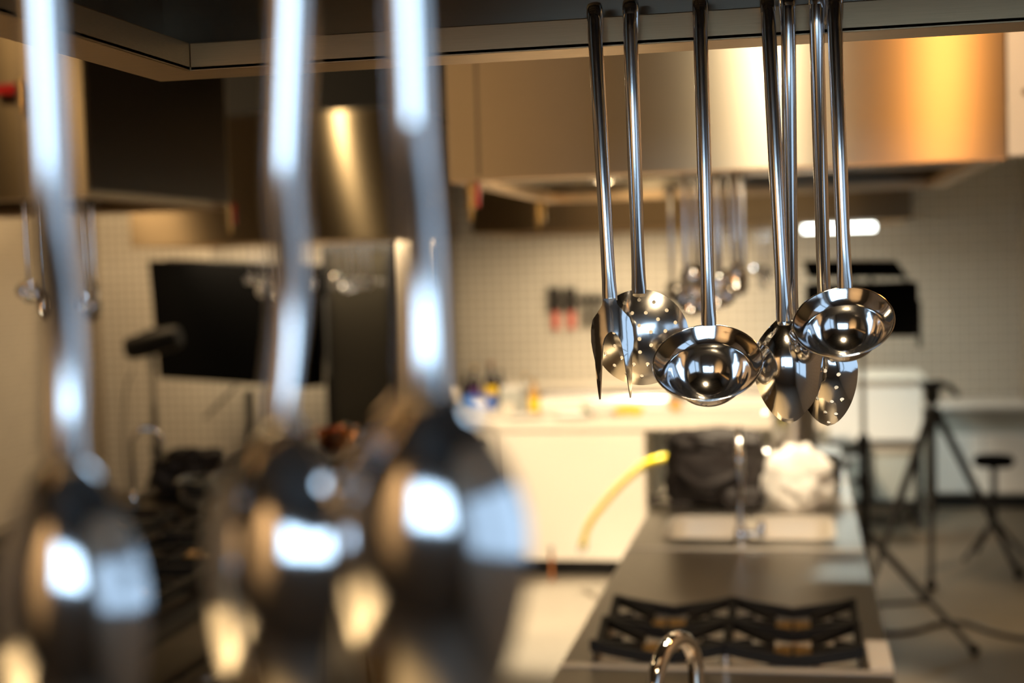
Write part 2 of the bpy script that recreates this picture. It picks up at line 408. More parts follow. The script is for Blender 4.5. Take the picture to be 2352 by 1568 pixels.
# ------------------------------------------------------------------ extractor hoods
def hood(name, x0, x1, y0, y1, z0, z1, label, lip=.026, gut=.065, seams=(), group='steel extractor hoods', lamps=(), nf=3, end=None, bars=(), side=None, shell='brushed'):
    root = empty(name, ((x0 + x1) / 2, (y0 + y1) / 2, z0), label, 'extractor hood', group)
    org = Vector(root.location)
    def ad(n, bm, m, **k):
        o = obj(n, bm, m, root, **k); o.location = -org; return o
    t = .012
    bm = NB()
    box(bm, (x0, y0, z0), (x1, y0 + t, z1)); box(bm, (x0, y1 - t, z0), (x1, y1, z1))
    box(bm, (x0, y0 + t, z0), (x0 + t, y1 - t, z1)); box(bm, (x1 - t, y0 + t, z0), (x1, y1 - t, z1))
    ad('shell', bm, shell, smooth=False)
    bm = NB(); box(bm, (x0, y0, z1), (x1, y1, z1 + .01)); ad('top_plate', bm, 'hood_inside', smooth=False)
    # gutter: floor ring + inner lip
    bm = NB(); g = gut; b = 0
    box(bm, (x0, y0, z0 - .004), (x1, y0 + g, z0), b * .4); box(bm, (x0, y1 - g, z0 - .004), (x1, y1, z0), b * .4)
    box(bm, (x0, y0 + g, z0 - .004), (x0 + g, y1 - g, z0), b * .4); box(bm, (x1 - g, y0 + g, z0 - .004), (x1, y1 - g, z0), b * .4)
    ad('gutter', bm, 'brushed_rail', smooth=False)
    bm = NB(); w = .004
    box(bm, (x0 + g, y0 + g - w, z0 - .004), (x1 - g, y0 + g, z0 + lip), .0012); box(bm, (x0 + g, y1 - g, z0 - .004), (x1 - g, y1 - g + w, z0 + lip), .0012)
    box(bm, (x0 + g - w, y0 + g, z0 - .004), (x0 + g, y1 - g, z0 + lip), .0012); box(bm, (x1 - g, y0 + g, z0 - .004), (x1 - g + w, y1 - g, z0 + lip), .0012)
    ad('gutter_lip', bm, 'brushed_rail', smooth=False)
    # filter bank: sloping louvred panels inside
    for i in range(nf):
        bm = NB(); fx0 = x0 + .1 + (x1 - x0 - .2) * i / nf + .01; fx1 = x0 + .1 + (x1 - x0 - .2) * (i + 1) / nf - .01
        ym = (y0 + y1) / 2
        box(bm, (fx0, y0 + .1, z0 + .30), (fx1, y1 - .1, z0 + .32))
        for k in range(8):
            yy = y0 + .14 + (y1 - y0 - .28) * k / 7
            box(bm, (fx0 + .02, yy - .018, z0 + .285), (fx1 - .02, yy + .018, z0 + .30))
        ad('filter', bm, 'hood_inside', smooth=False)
    for x, ty in seams:
        bm = NB(); box(bm, (x - .004, y0 - .002, z0 + .01), (x + .004, y0, z1 - .01)); ad('seam_strip', bm, 'seam_dark', smooth=False)
    for (x, y) in lamps:
        bm = NB(); M4 = Matrix.Translation((x, y, z0 + .09))
        lathe(bm, [(0, .05), (.035, .05), (.04, .02), (.028, 0)], 20, M4); s = ad('lamp_socket', bm, 'grey_metal')
        bm = NB(); lathe(bm, [(.026, .005), (.036, -.025), (.034, -.05), (.02, -.068), (0, -.074)], 20, M4)
        o = obj('bulb', bm, 'lamp_glow', s)
    if side:
        bm = NB(); box(bm, (x1, y0 + .02, z0 + .02), (x1 + .006, y1 - .02, z1 - .02), .002); ad('side_panel', bm, side, smooth=False)  # added plate that makes this side darker than the front
    for yb in bars:
        bm = NB(); sweep(bm, [(x0 + g - .002, yb + .012, z0 + .016), (x1 - g + .002, yb + .012, z0 + .016)], .006, 10); ad('utensil_bar', bm, 'chrome')
    if end:
        bm = NB(); box(bm, (x1 + .006, y0 + .005, z0 + .004), (x1 + end, y0 + .03, z1), .002); p = ad('end_panel', bm, 'white_gloss', smooth=False)
        bm = NB()
        sweep(bm, [(x1 + .05, y0 + .008, z0 + .17), (x1 + .05, y0 - .006, z0 + .17)], .008, 12); o = obj('screw', bm, 'seam_dark', p)
    return root
ZA = 2.023
hood('extractor_hood', -.70, .85, .365, 1.515, ZA, 2.75, 'near steel extractor hood whose brushed rail carries the sharp utensils along the top', seams=())
PB = at(1030, 415, 3.95)
hood('extractor_hood', PB.x, .55, 3.95, 5.55, 2.045, 2.88, 'bright steel hood behind the sharp utensils with a white end panel', seams=((PB.x + .09, 0),), lamps=((-.62, 4.75),), end=.75, bars=(4.20, 4.34, 4.48))
PC = at(200, 450, 4.3)
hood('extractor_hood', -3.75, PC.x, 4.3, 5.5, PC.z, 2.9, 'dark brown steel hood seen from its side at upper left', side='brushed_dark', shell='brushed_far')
PD0, PD = at(300, 545, 9.6), at(945, 545, 9.6)
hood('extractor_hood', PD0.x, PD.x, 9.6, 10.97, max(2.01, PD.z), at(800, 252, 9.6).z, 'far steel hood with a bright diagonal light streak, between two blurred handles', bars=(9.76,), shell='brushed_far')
PE0, PE = at(1085, 540, 9.6), at(2095, 502, 9.6)
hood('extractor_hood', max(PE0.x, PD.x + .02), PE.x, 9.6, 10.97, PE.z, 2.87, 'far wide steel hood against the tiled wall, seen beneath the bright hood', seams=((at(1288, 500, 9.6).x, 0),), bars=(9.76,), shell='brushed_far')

# brass gas valves with red levers, below the hood rims
def valve(p, label, lever=(0, -1), s=1.0, red='red'):
    root = empty('gas_valve', p, label, 'gas valve', 'brass gas valves under the hoods')
    bm = NB(); lathe(bm, [(0, 0), (.012, 0), (.012, -.02), (.017, -.022), (.017, -.04), (.012, -.042), (.012, -.055), (.016, -.058), (.016, -.075), (.009, -.078), (.009, -.10), (.006, -.112), (0, -.112)], 16)
    obj('valve_body', bm, 'brass', root)
    bm = NB(); sweep(bm, [(0, 0, -.03), (.022 * s, -.01, -.03)], .005, 10); obj('stem', bm, 'brass', root)
    bm = NB()
    if lever == 'down': box(bm, (.018, -.022, -.075), (.030, -.002, .012), .004)
    else: box(bm, (-.012, -.024, -.045), (-.10, -.006, -.018), .004)
    obj('lever', bm, red, root)
    return root
valve(at(1080, 417, 3.99), 'brass gas valve with a red lever under the front corner of the bright hood', 'down')
valve(at(1236, 466, 5.50), 'small brass gas valve under the rear corner of the bright hood', 'down', red='brass')
pv = at(48, 182, 4.28)
v = valve(pv, 'gas valve with a red lever standing out in front of the hood at upper left', 'side')
valve(at(527, 474, 5.46), 'brass gas valve with red lever beneath the rear end of the dark brown hood', 'down')

# ------------------------------------------------------------------ utensils under the farther hoods
pl = make_ladle(.31, Rr=.050); ps = make_spoon(.31); psk = make_skimmer(.31); pp = make_spoon(.31, holes=SPH, name='perforated_spoon')
protos = {'l': (pl, 'ladle'), 's': (ps, 'spoon'), 'k': (psk, 'skimmer'), 'p': (pp, 'spoon')}
used = set()
KW = {'l': 'ladle', 's': 'serving spoon', 'k': 'round skimmer', 'p': 'perforated spoon'}
def far(kind, px, py, Y, label, group, yaw=0, lean=0.0, zt=None):
    p, cat = protos[kind]
    o = p if kind not in used else copy_tree(p); used.add(kind)
    T = at(px, py, Y)
    if zt: T.z = zt
    N = T - Vector((lean, 0, .31)); hang(o, T, N, .31, yaw); tag(o, label, cat, group)
    f = (1.0, .90, 1.07, .95, 1.12, .87)[len(label) % 6]; o.matrix_world = o.matrix_world @ Matrix.Diagonal((f, f, f, 1))
GB = 'utensils hanging under the bright hood behind'
zB = 2.045 + .02
for i, (k, x, Y, yaw, lb) in enumerate((
    ('l', 1538, 5.46, 2.6, 'blurred dark ladle hanging alone, leftmost under the bright hood'),
    ('l', 1570, 4.20, .5, 'blurred ladle hanging just left of the sharp middle ladle handle'),
    ('k', 1590, 4.34, .2, 'blurred skimmer second from the left in the cluster under the bright hood'),
    ('s', 1604, 4.48, -.3, 'blurred spoon hanging directly behind the sharp middle ladle handle'),
    ('l', 1640, 4.20, .1, 'blurred ladle with the brightest bowl in the cluster under the bright hood'),
    ('s', 1652, 4.48, .4, 'blurred pale spoon hanging below the brightest bowl of the cluster'),
    ('l', 1676, 4.34, -.6, 'blurred ladle right of the brightest bowl under the bright hood'),
    ('p', 1690, 4.20, -.2, 'blurred perforated spoon second from the right end of the cluster'),
    ('l', 1704, 4.48, -2.2, 'blurred dark ladle turned away, right end of the cluster under the bright hood'))):
    far(k, x, 400, Y, lb, GB, yaw, 0, zB)
GE = 'utensils hanging under the far wide hood'
for i, (k, x, Y, yaw, lb) in enumerate((
    ('l', 1738, 9.72, .3, 'tiny blurred ladle hanging left of the sharp serving spoon handle, far back'),
    ('s', 1752, 9.74, 0, 'tiny blurred spoon hanging in the middle of the far trio by the sharp spoon handle'),
    ('l', 1766, 9.70, -.4, 'tiny blurred ladle touching the sharp spoon handle, far back'))):
    far(k, x, 520, Y, lb, GE, yaw, 0, 2.045)
GC = 'utensils hanging under the dark brown hood'
for i, (k, x, Y, yaw, lb) in enumerate((
    ('l', 58, 4.42, .6, 'small blurred ladle hanging left of the leftmost big blurred handle'),
    ('s', 98, 4.42, .2, 'small blurred spoon hanging behind the leftmost big blurred handle'),
    ('l', 184, 4.75, .4, 'small blurred ladle hanging right of the leftmost big blurred handle'),
    ('k', 196, 4.85, -.3, 'small blurred skimmer hanging between a ladle and a dark spoon'),
    ('s', 208, 4.65, -.9, 'dark blurred spoon with low bowl, right end of the group by the pale wall'))):
    far(k, x, 452, Y, lb, GC, yaw, 0, 2.05 + .02)
GD = 'utensils hanging in front of the black softbox'
for i, (k, x, yaw, lb) in enumerate((
    ('l', 574, .2, 'golden blurred ladle hanging against the black softbox, leftmost of its group'),
    ('k', 598, -.2, 'golden blurred skimmer second in the group against the black softbox'),
    ('l', 614, .3, 'golden blurred ladle in the middle of the group at the softbox edge'),
    ('s', 630, .1, 'golden blurred spoon at the left edge of the middle big handle'),
    ('l', 650, -.3, 'golden blurred ladle partly behind the middle big blurred handle'),
    ('s', 712, .3, 'small blurred spoon just right of the middle big blurred handle'))):
    far(k, x, 545, (9.66, 9.76)[i % 2], lb, GD, yaw, 0, 2.05)
GF = 'utensils hanging in front of the dark glass fridge'
for i, (k, x, yaw, lb) in enumerate((
    ('k', 770, 0, 'dim blurred skimmer leftmost in front of the dark fridge door'),
    ('l', 798, .3, 'dim blurred ladle second from left before the dark fridge door'),
    ('l', 816, -.2, 'blurred ladle with a bright bowl before the middle of the fridge door'),
    ('s', 830, .2, 'dim blurred spoon second from right before the dark fridge door'),
    ('l', 846, -.4, 'dim blurred ladle rightmost in front of the dark fridge door'))):
    far(k, x, 545, (9.66, 9.76)[i % 2], lb, GF, yaw, 0, 2.05)

# ------------------------------------------------------------------ right cooking line
CX0, CX1, CZ = -.545, .195, .88
def unit(name, y0, y1, label, hole=None, group='steel cooking line units', x0=CX0, x1=CX1, top='worktop', skin='brushed'):
    root = empty(name, ((x0 + x1) / 2, (y0 + y1) / 2, 0), label, 'kitchen unit', group); org = Vector(root.location)
    def ad(n, bm, m, par=None, **k):
        o = obj(n, bm, m, par or root, **k)
        if not par: o.location = -org
        return o
    g = .003
    bm = NB()
    box(bm, (x0 + .03, y0 + g, .10), (x0 + .045, y1 - g, CZ - .03)); box(bm, (x1 - .045, y0 + g, .10), (x1 - .03, y1 - g, CZ - .03))
    box(bm, (x0 + .045, y0 + g, .10), (x1 - .045, y0 + .018, CZ - .03)); box(bm, (x0 + .045, y1 - .018, .10), (x1 - .045, y1 - g, CZ - .03)); box(bm, (x0 + .045, y0 + .018, .10), (x1 - .045, y1 - .018, .115))
    ad('body', bm, skin, smooth=False)
    bm = NB(); box(bm, (x0 + .06, y0 + .02, 0), (x1 - .06, y1 - .02, .10)); ad('plinth', bm, 'black_plastic', smooth=False)
    bm = NB()
    if hole:
        hx0, hx1, hy0, hy1 = hole
        box(bm, (x0, y0 + g, CZ - .03), (hx0, y1 - g, CZ)); box(bm, (hx1, y0 + g, CZ - .03), (x1, y1 - g, CZ))
        box(bm, (hx0, y0 + g, CZ - .03), (hx1, hy0, CZ)); box(bm, (hx0, hy1, CZ - .03), (hx1, y1 - g, CZ))
    else:
        box(bm, (x0, y0 + g, CZ - .03), (x1, y1 - g, CZ), .003)
    ad('worktop', bm, top, smooth=False)
    bm = NB(); box(bm, (x0, y0 + g, CZ), (x1, y0 + g + .028, CZ + .003), .001); ad('front_edge', bm, 'worktop_edge' if skin == 'brushed' else skin, smooth=False)
    nd = max(1, round((y1 - y0) / .55))
    for s, xx in ((-1, x0 + .03), (1, x1 - .03)):
        for i in range(nd):
            a = y0 + .02 + (y1 - y0 - .04) * i / nd; b = y0 + .02 + (y1 - y0 - .04) * (i + 1) / nd
            bm = NB(); box(bm, (min(xx, xx + s * .018), a + .004, .12), (max(xx, xx + s * .018), b - .004, CZ - .16), .003); d = ad('door', bm, skin, smooth=False)
            bm = NB(); hx = xx + s * .03; sweep(bm, [(xx + s * .018, a + .12, CZ - .2), (hx + s * .01, a + .12, CZ - .2), (hx + s * .01, b - .12, CZ - .2), (xx + s * .018, b - .12, CZ - .2)], .006, 8)
            obj('door_handle', bm, 'chrome', d)
    return root, ad
def sink(ad, hx0, hx1, hy0, hy1, dep=.18, mid=True):
    bm = NB(); r = .05
    def rr(z, ins):
        pts = []
        for cx, cy, a in ((hx1 - r, hy1 - r, 0), (hx0 + r, hy1 - r, PI / 2), (hx0 + r, hy0 + r, PI), (hx1 - r, hy0 + r, 1.5 * PI)):
            for k in range(7): pts.append(bm.verts.new((cx + (r - ins) * math.cos(a + PI / 2 * k / 6), cy + (r - ins) * math.sin(a + PI / 2 * k / 6), z)))
        return pts
    e = .018
    rings = [rr(CZ + .004, -e), rr(CZ + .006, -e * .3), rr(CZ + .001, .004), rr(CZ - dep + .03, .008), rr(CZ - dep, .03)]
    n = len(rings[0])
    for A, B in zip(rings, rings[1:]):
        for k in range(n): bm.faces.new((A[k], A[(k + 1) % n], B[(k + 1) % n], B[k]))
    bm.faces.new(rings[-1])
    b = ad('basin', bm, 'worktop_edge', recalc=False)
    bm = NB(); lathe(bm, [(0, .002), (.03, .002), (.035, 0)], 20, Matrix.Translation(((hx0 + hx1) / 2, (hy0 + hy1) / 2, CZ - dep)))
    obj('drain', bm, 'chrome', b)
    return b
YA, YB_, YC, YD = 3.16, 4.50, 5.87, 7.05
u0, ad0 = unit('sink_unit', 1.0, YA, 'near steel sink unit of the right line, carrying the gooseneck tap', hole=(-.44, .08, 2.20, 2.65))
sink(ad0, -.44, .08, 2.20, 2.65)
u1, ad1 = unit('gas_range_unit', YA, YB_, 'steel gas range unit with black grates and a blank steel worktop behind them', hole=(-.485, .14, 3.205, 3.665))
u2, ad2 = unit('sink_unit', YB_, YC, 'farther steel sink unit of the right line with two basins and the tall tap', hole=(-.44, .10, 4.68, 5.08))
sink(ad2, -.44, -.185, 4.68, 5.08, .16); sink(ad2, -.155, .10, 4.68, 5.08, .16)
bm = NB(); box(bm, (-.19, 4.68, CZ - .03), (-.15, 5.08, CZ), .003); ad2('basin_divider', bm, 'worktop', smooth=False)
u3, ad3 = unit('work_unit', YC, YD, 'far steel work unit of the right line carrying the black bag and white towel')

# gas range: spill tray, four burners, four grates
bm = NB(); box(bm, (-.485, 3.205, CZ - .035), (.14, 3.665, CZ - .03)); ad1('spill_tray', bm, 'worktop_edge', smooth=False)
bm = NB()
for a, b in (((-.487, 3.203), (-.481, 3.667)), ((.136, 3.203), (.142, 3.667)), ((-.481, 3.203), (.136, 3.209)), ((-.481, 3.661), (.136, 3.667))):
    box(bm, (*a, CZ - .034), (*b, CZ + .002))
ad1('tray_rim', bm, 'worktop', smooth=False)
gw, gd = .30, .222
gx = (-.475, -.475 + gw + .004); gy = (3.212, 3.212 + gd + .004)
for j in range(2):
    for i in range(2):
        cx, cy = gx[i] + gw / 2, gy[j] + gd / 2
        M4 = Matrix.Translation((cx, cy, CZ - .03))
        bm = NB(); lathe(bm, [(.085, 0), (.085, .004), (.06, .010), (.05, .014), (.05, .02), (0, .02)], 28, M4); bn = ad1('burner', bm, 'worktop_edge')
        bm = NB(); lathe(bm, [(.062, .020), (.066, .026), (.060, .034), (.03, .036), (.012, .034), (0, .034)], 28, M4); obj('burner_cap', bm, 'burner_brass', bn)
        bm = NB()
        x0, x1, y0, y1 = gx[i], gx[i] + gw, gy[j], gy[j] + gd
        def bar(p, q, sag, w=.011, h=.020, n=8):
            p, q = Vector(p), Vector(q); d = (q - p).normalized(); s = Vector((-d.y, d.x, 0)) * (w / 2); rg = []
            for k in range(n + 1):
                c = p.lerp(q, k / n); c.z -= sag * (1 - abs(2 * k / n - 1)) ** .8
                hh = h
                rg.append([bm.verts.new(c + s), bm.verts.new(c - s), bm.verts.new(c - s - Vector((0, 0, hh))), bm.verts.new(c + s - Vector((0, 0, hh)))])
            for A, B in zip(rg, rg[1:]):
                for m in range(4): bm.faces.new((A[m], A[(m + 1) % 4], B[(m + 1) % 4], B[m]))
            bm.faces.new(rg[0]); bm.faces.new(rg[-1][::-1])
        zt = CZ + .052
        for p, q in (((x0, y0), (x1, y0)), ((x1, y0), (x1, y1)), ((x1, y1), (x0, y1)), ((x0, y1), (x0, y0))):
            bar((*p, zt), (*q, zt), .027, .014, .027)
        for px, py in ((x0, y0), (x1, y0), (x1, y1), (x0, y1)):
            e = Vector((cx, cy, 0)) + (Vector((px, py, 0)) - Vector((cx, cy, 0))) * .30
            bar((px, py, zt), (e.x, e.y, zt - .024), 0, .012, .022)
            box(bm, (px - .008 if px > cx else px, py - .008 if py > cy else py, CZ - .03), (px if px > cx else px + .008, py if py > cy else py + .008, zt - .002))
        for px, py in ((cx, y0), (cx, y1), (x0, cy), (x1, cy)):
            e = Vector((cx, cy, 0)) + (Vector((px, py, 0)) - Vector((cx, cy, 0))) * .62
            bar((px, py, zt - .026), (e.x, e.y, zt - .018), 0, .008, .014)
        ad1('grate', bm, 'cast_iron', smooth=False)
bm = NB(); sweep(bm, [(-.17, 3.19, CZ), (-.17, 3.19, CZ + .018)], .006, 10); sweep(bm, [(-.17, 3.19, CZ + .018), (-.17, 3.19, CZ + .03)], .011, 12); ad1('igniter_knob', bm, 'chrome')
# pale strip standing in for window light reflected right of the grates
bm = NB(); box(bm, (.147, 3.20, CZ), (.198, 3.44, CZ + .004), .001)
tag(obj('reflection_strip', bm, 'white_gloss', smooth=False), 'pale strip imitating a window reflection on the worktop right of the black grates', 'strip')

# taps
def tap_goose(name, base, hgt, reach, yaw, r, label, lever=True):
    root = empty(name, base, label, 'tap')
    root.rotation_euler.z = yaw
    bm = NB(); lathe(bm, [(0, 0), (.028, 0), (.028, .008), (.018, .014), (.018, .05), (.014, .056), (0, .056)], 24); obj('tap_base', bm, 'chrome', root)
    bm = NB(); R = reach / 2
    pts = [Vector((0, 0, .05)), Vector((0, 0, hgt * .5)), Vector((0, 0, hgt - R))] + arc((0, R, hgt - R), R, PI, 0, 18, (0, 1, 0), (0, 0, 1))[1:] + [Vector((0, reach, hgt - R - .05))]
    sweep(bm, pts, r, 18); obj('spout', bm, 'chrome', root)
    bm = NB(); lathe(bm, [(r * 1.25, 0), (r * 1.25, .022), (r * .9, .024), (0, .024)], 18, Matrix.Translation((0, reach, hgt - R - .07))); obj('aerator', bm, 'chrome', root)
    if lever:
        bm = NB(); sweep(bm, [(.016, 0, .034), (.06, 0, .036)], .010, 14); lathe(bm, [(0, 0), (.011, 0), (.011, .05), (.008, .055), (0, .055)], 14, Matrix.Translation((.066, 0, .022)))
        obj('lever', bm, 'chrome', root)
    return root
pt = at(1548, 1482, 2.07)
tap_goose('gooseneck_tap', (pt.x - .028, 2.03, CZ), pt.z - CZ, .15, -.36, .0125, 'chrome gooseneck tap whose arch rises over the bottom edge in front of the grates')
pt = at(1697, 992, 4.62)
tap_goose('tall_tap', (pt.x, 4.60, CZ), pt.z - CZ, .20, .02, .011, 'tall slim chrome tap standing at the two-basin sink beyond the grates')

# ------------------------------------------------------------------ things on the right line
def lump(name, c, size, m, label, cat, amp=.18, fr=3.0, seed=0, sub=4, group=None, zmin=None):
    bm = NB(); bmesh.ops.create_icosphere(bm, subdivisions=sub, radius=1)
    sx, sy, sz = size
    for v in bm.verts:
        p = v.co.copy(); q = Vector((p.x * fr + seed, p.y * fr, p.z * fr * 1.3))
        f = 1 + amp * (noise.noise(q) + .5 * abs(noise.noise(q * 2.2)) + .3 * noise.noise(q * 4.5))
        box_ = max(abs(p.x), abs(p.y), abs(p.z)) ; f *= (1 / box_) ** (.35 if m == 'black_cloth' else 0)
        p = Vector((p.x * sx * f, p.y * sy * f, p.z * sz * f))
        if p.z < -sz * .72: p.z = -sz * .72
        v.co = p + Vector((0, 0, sz * .72))
    o = obj(name, bm, m, None, loc=c); tag(o, label, cat, group); return o
def on(px, py, z=CZ): return atz(px, py, z)
# black bag with its straps
pb = on(1640, 1165)
root = empty('black_bag', (pb.x, pb.y + .12, CZ + .007), 'slumped black fabric bag on the far end of the right worktop', 'bag')
def lump_part(n, size, m, off, **k):
    o = lump(n, (0, 0, 0), size, m, None, None, **k); o.parent = root; o.location = off; return o
lump_part('bag_body', (.19, .12, .155), 'black_cloth', (0, 0, 0), amp=.13, fr=2.2, seed=2)
lump_part('flap', (.17, .11, .05), 'black_cloth', (.0, -.01, .19), amp=.22, fr=3, seed=9)
lump_part('side_pocket', (.08, .08, .045), 'black_cloth', (.10, -.13, .0), amp=.2, fr=3, seed=4)
bm = NB(); sweep(bm, smooth_path([(-.13, -.12, .14), (-.06, -.16, .09), (.04, -.165, .10), (.12, -.12, .16)]), (.016), 8); obj('strap', bm, 'grey_metal' if False else 'black_cloth', root)
bm = NB(); sweep(bm, smooth_path([(-.19, .0, .02), (-.24, -.08, .012), (-.20, -.15, .012), (-.08, -.17, .012)]), .010, 8); obj('strap', bm, 'black_cloth', root)
pw = on(1826, 1176)
lump('white_towel', (pw.x + .012, pw.y + .12, CZ), (.128, .13, .13), 'white_cloth', 'crumpled white towel glowing beside the black bag on the worktop', 'towel', amp=.2, fr=2.4, seed=5)
# steel pans behind the bag
def pan(p, r, h, label, m='polished_soft', handle=True, group='pans behind the black bag'):
    root = empty('pan', p, label, 'pan', group)
    bm = NB(); lathe(bm, [(0, 0), (r * .9, 0), (r, h * .15), (r, h), (r * 1.05, h + .004), (r * .98, h), (r * .97, h * .2), (0, .006)], 36); obj('pan_body', bm, m, root)
    if handle:
        for s in (-1, 1):
            bm = NB(); sweep(bm, smooth_path([(s * r, -.04, h * .75), (s * (r + .035), -.03, h * .8), (s * (r + .035), .03, h * .8), (s * r, .04, h * .75)]), .006, 8); obj('pan_handle', bm, m, root)
    return root
pan((pb.x + .03, pb.y + .42, CZ + .004), .14, .20, 'shallow steel pan with a shiny rim just behind the black bag')
pan((pb.x + .36, pb.y + .42, CZ + .004), .115, .12, 'black pan behind the white towel on the far worktop', 'cast_iron')
pan((-.02, YD - .14, CZ), .105, .23, 'steel pot standing at the far end of the worktop under the serving spoons')
# yellow hose from the bag to the floor
hp = [at(1545, 1048, 6.4), at(1490, 1062, 6.5), at(1430, 1110, 6.9), at(1385, 1160, 7.25), at(1350, 1210, 7.5), at(1338, 1255, 7.6)]
bm = NB(); sweep(bm, smooth_path([(pb.x - .17, pb.y + .30, CZ + .16)] + hp), .017, 10)
hs = obj('hose', bm, 'yellow'); tag(hs, 'yellow hose arching from the worktop down in front of the white counter panel', 'hose')
bm = NB(); d = (hp[-1] - hp[-2]).normalized(); sweep(bm, [hp[-1] - d * .03, hp[-1] + d * .03], .024, 14); obj('coupling', bm, 'chrome', hs)
# copper pipe standing on the floor
pc = at(1268, 1330, 7.9); pt_ = at(1268, 1262, 7.9)
root = empty('copper_pipe', (pc.x, 7.9, 0), 'thin copper riser pipe beside the lit floor, below the white counter panel', 'pipe')
bm = NB(); sweep(bm, [(0, 0, 0), (0, 0, pt_.z - .02)], .011, 12); obj('pipe', bm, 'copper', root)
bm = NB(); lathe(bm, [(0, 0), (.015, 0), (.017, .02), (.012, .04), (0, .045)], 14, Matrix.Translation((0, 0, pt_.z - .02))); obj('pipe_cap', bm, 'chrome', root)

# ------------------------------------------------------------------ far white counter
YW = 8.0
root = empty('white_counter', (-1.2, YW + .5, 0), 'long white island counter across the back of the kitchen', 'counter'); org = Vector(root.location)
def wc(n, bm, m, par=None, **k):
    o = obj(n, bm, m, par or root, **k)
    if not par: o.location = -org
    return o
pL = at(1482, 1100, YW).x
bm = NB(); box(bm, (-2.05, YW, .10), (pL, YW + .04, .85)); wc('front_panel', bm, 'white_panel', smooth=False)
bm = NB(); box(bm, (pL - .04, YW + .04, .10), (pL, YW + 1.0, .85)); wc('end_panel', bm, 'white_panel', smooth=False)
bm = NB(); box(bm, (-2.05, YW + .06, 0), (pL - .02, YW + .95, .10)); wc('plinth', bm, 'black_plastic', smooth=False)
bm = NB(); box(bm, (-2.07, YW - .02, .85), (.16, YW + 1.05, .905), .006); wc('countertop', bm, 'white_panel', smooth=False)
bm = NB(); box(bm, (pL, YW + .55, .10), (.12, YW + 1.0, .85)); wc('back_panel', bm, 'grey_cabinet', smooth=False)
bm = NB(); box(bm, (-1.72, YW - .004, .13), (-1.712, YW, .83)); wc('panel_joint', bm, 'seam_dark', smooth=False)
ZT = .905
def wp(px, Y): p = at(px, 950, Y); return (p.x, Y, ZT)
def bottle(p, r, h, m, label, capm='black_plastic', labm=None, cat='bottle', group='bottles on the white counter'):
    root = empty('bottle', p, label, cat, group)
    bm = NB(); lathe(bm, [(0, 0), (r, 0), (r, h * .55), (r * .8, h * .66), (r * .38, h * .76), (r * .36, h * .92), (0, h * .92)], 20); obj('bottle_body', bm, m, root)
    bm = NB(); lathe(bm, [(r * .42, h * .9), (r * .42, h), (0, h)], 16); obj('cap', bm, capm, root)
    if labm:
        bm = NB(); lathe(bm, [(r * 1.02, h * .12), (r * 1.02, h * .45)], 20); obj('bottle_label', bm, labm, root, recalc=False)
    return root
# paper cup
bm = NB(); lathe(bm, [(0, 0), (.030, 0), (.045, .12), (.048, .122), (.044, .122), (.029, .005), (0, .005)], 24)
tag(obj('paper_cup', bm, 'paper_cup', loc=wp(1042, 8.75)), 'cream paper cup at the left end of the things on the white counter', 'cup')
p = wp(1104, 8.72); root = empty('carton', p, 'blue flat carton between the cream cup and the pale canister', 'carton')
bm = NB(); box(bm, (-.10, -.05, 0), (.10, .05, .085), .004); obj('carton_body', bm, 'blue_card', root, smooth=False)
bm = NB(); box(bm, (-.03, -.052, .02), (.05, -.05, .06)); obj('carton_print', bm, 'white_gloss', root, smooth=False)
bottle(wp(1092, 8.92), .036, .26, 'dark_glass', 'dark bottle with purple label behind the blue carton', 'brass', 'purple_label')
bottle(wp(1130, 8.92), .040, .28, 'dark_glass', 'dark bottle with a yellow label behind the blue carton', 'copper', 'lemon')
bottle(wp(1152, 8.98), .034, .22, 'dark_glass', 'plain dark bottle at the right end of the dark bottle group', 'black_plastic')
bottle(wp(1072, 8.98), .034, .20, 'dark_glass', 'plain dark bottle at the left end of the dark bottle group', 'black_plastic')
p = wp(1178, 8.45); root = empty('canister', p, 'pale square canister left of the amber oil bottle', 'canister')
bm = NB(); box(bm, (-.065, -.065, 0), (.065, .065, .15), .012); obj('canister_body', bm, 'grey_cabinet', root, smooth=False)
bm = NB(); box(bm, (-.06, -.06, .15), (.06, .06, .165), .006); obj('lid', bm, 'white_gloss', root, smooth=False)
bm = NB(); lathe(bm, [(0, 0), (.030, 0), (.032, .07), (.029, .068), (.027, .004), (0, .004)], 20)
tag(obj('cream_pot', bm, 'paper_cup', loc=wp(1168, 8.3)), 'little cream pot in front of the pale canister', 'pot')
bottle(wp(1228, 8.38), .034, .21, 'amber_glass', 'oil bottle with a yellow base and brass top right of the pale canister', 'brass', 'lemon')
bottle(wp(1208, 8.55), .034, .23, 'clear_glass', 'clear glass bottle with a brass top behind the amber oil bottle', 'brass')
# lit steel trays
def tray(p, w, d, h, label):
    root = empty('steel_tray', p, label, 'tray', 'steel trays on the white counter')
    bm = NB(); t = .006
    box(bm, (-w / 2, -d / 2, 0), (w / 2, d / 2, t)); box(bm, (-w / 2, -d / 2, t), (w / 2, -d / 2 + t, h)); box(bm, (-w / 2, d / 2 - t, t), (w / 2, d / 2, h))
    box(bm, (-w / 2, -d / 2 + t, t), (-w / 2 + t, d / 2 - t, h)); box(bm, (w / 2 - t, -d / 2 + t, t), (w / 2, d / 2 - t, h)); obj('tray_body', bm, 'glaze', root, smooth=False)
    bm = NB()
    for y in (-d / 2, d / 2): sweep(bm, [(-w / 2 - .008, y, h), (w / 2 + .008, y, h)], .007, 8)
    obj('tray_rim', bm, 'polished_soft', root)
    return root
tray(wp(1312, 8.85), .36, .20, .07, 'pale tray behind the herbs, right of the oil bottle')
tray(wp(1440, 8.70), .50, .22, .06, 'bright white tray below the two tines of the carving fork')
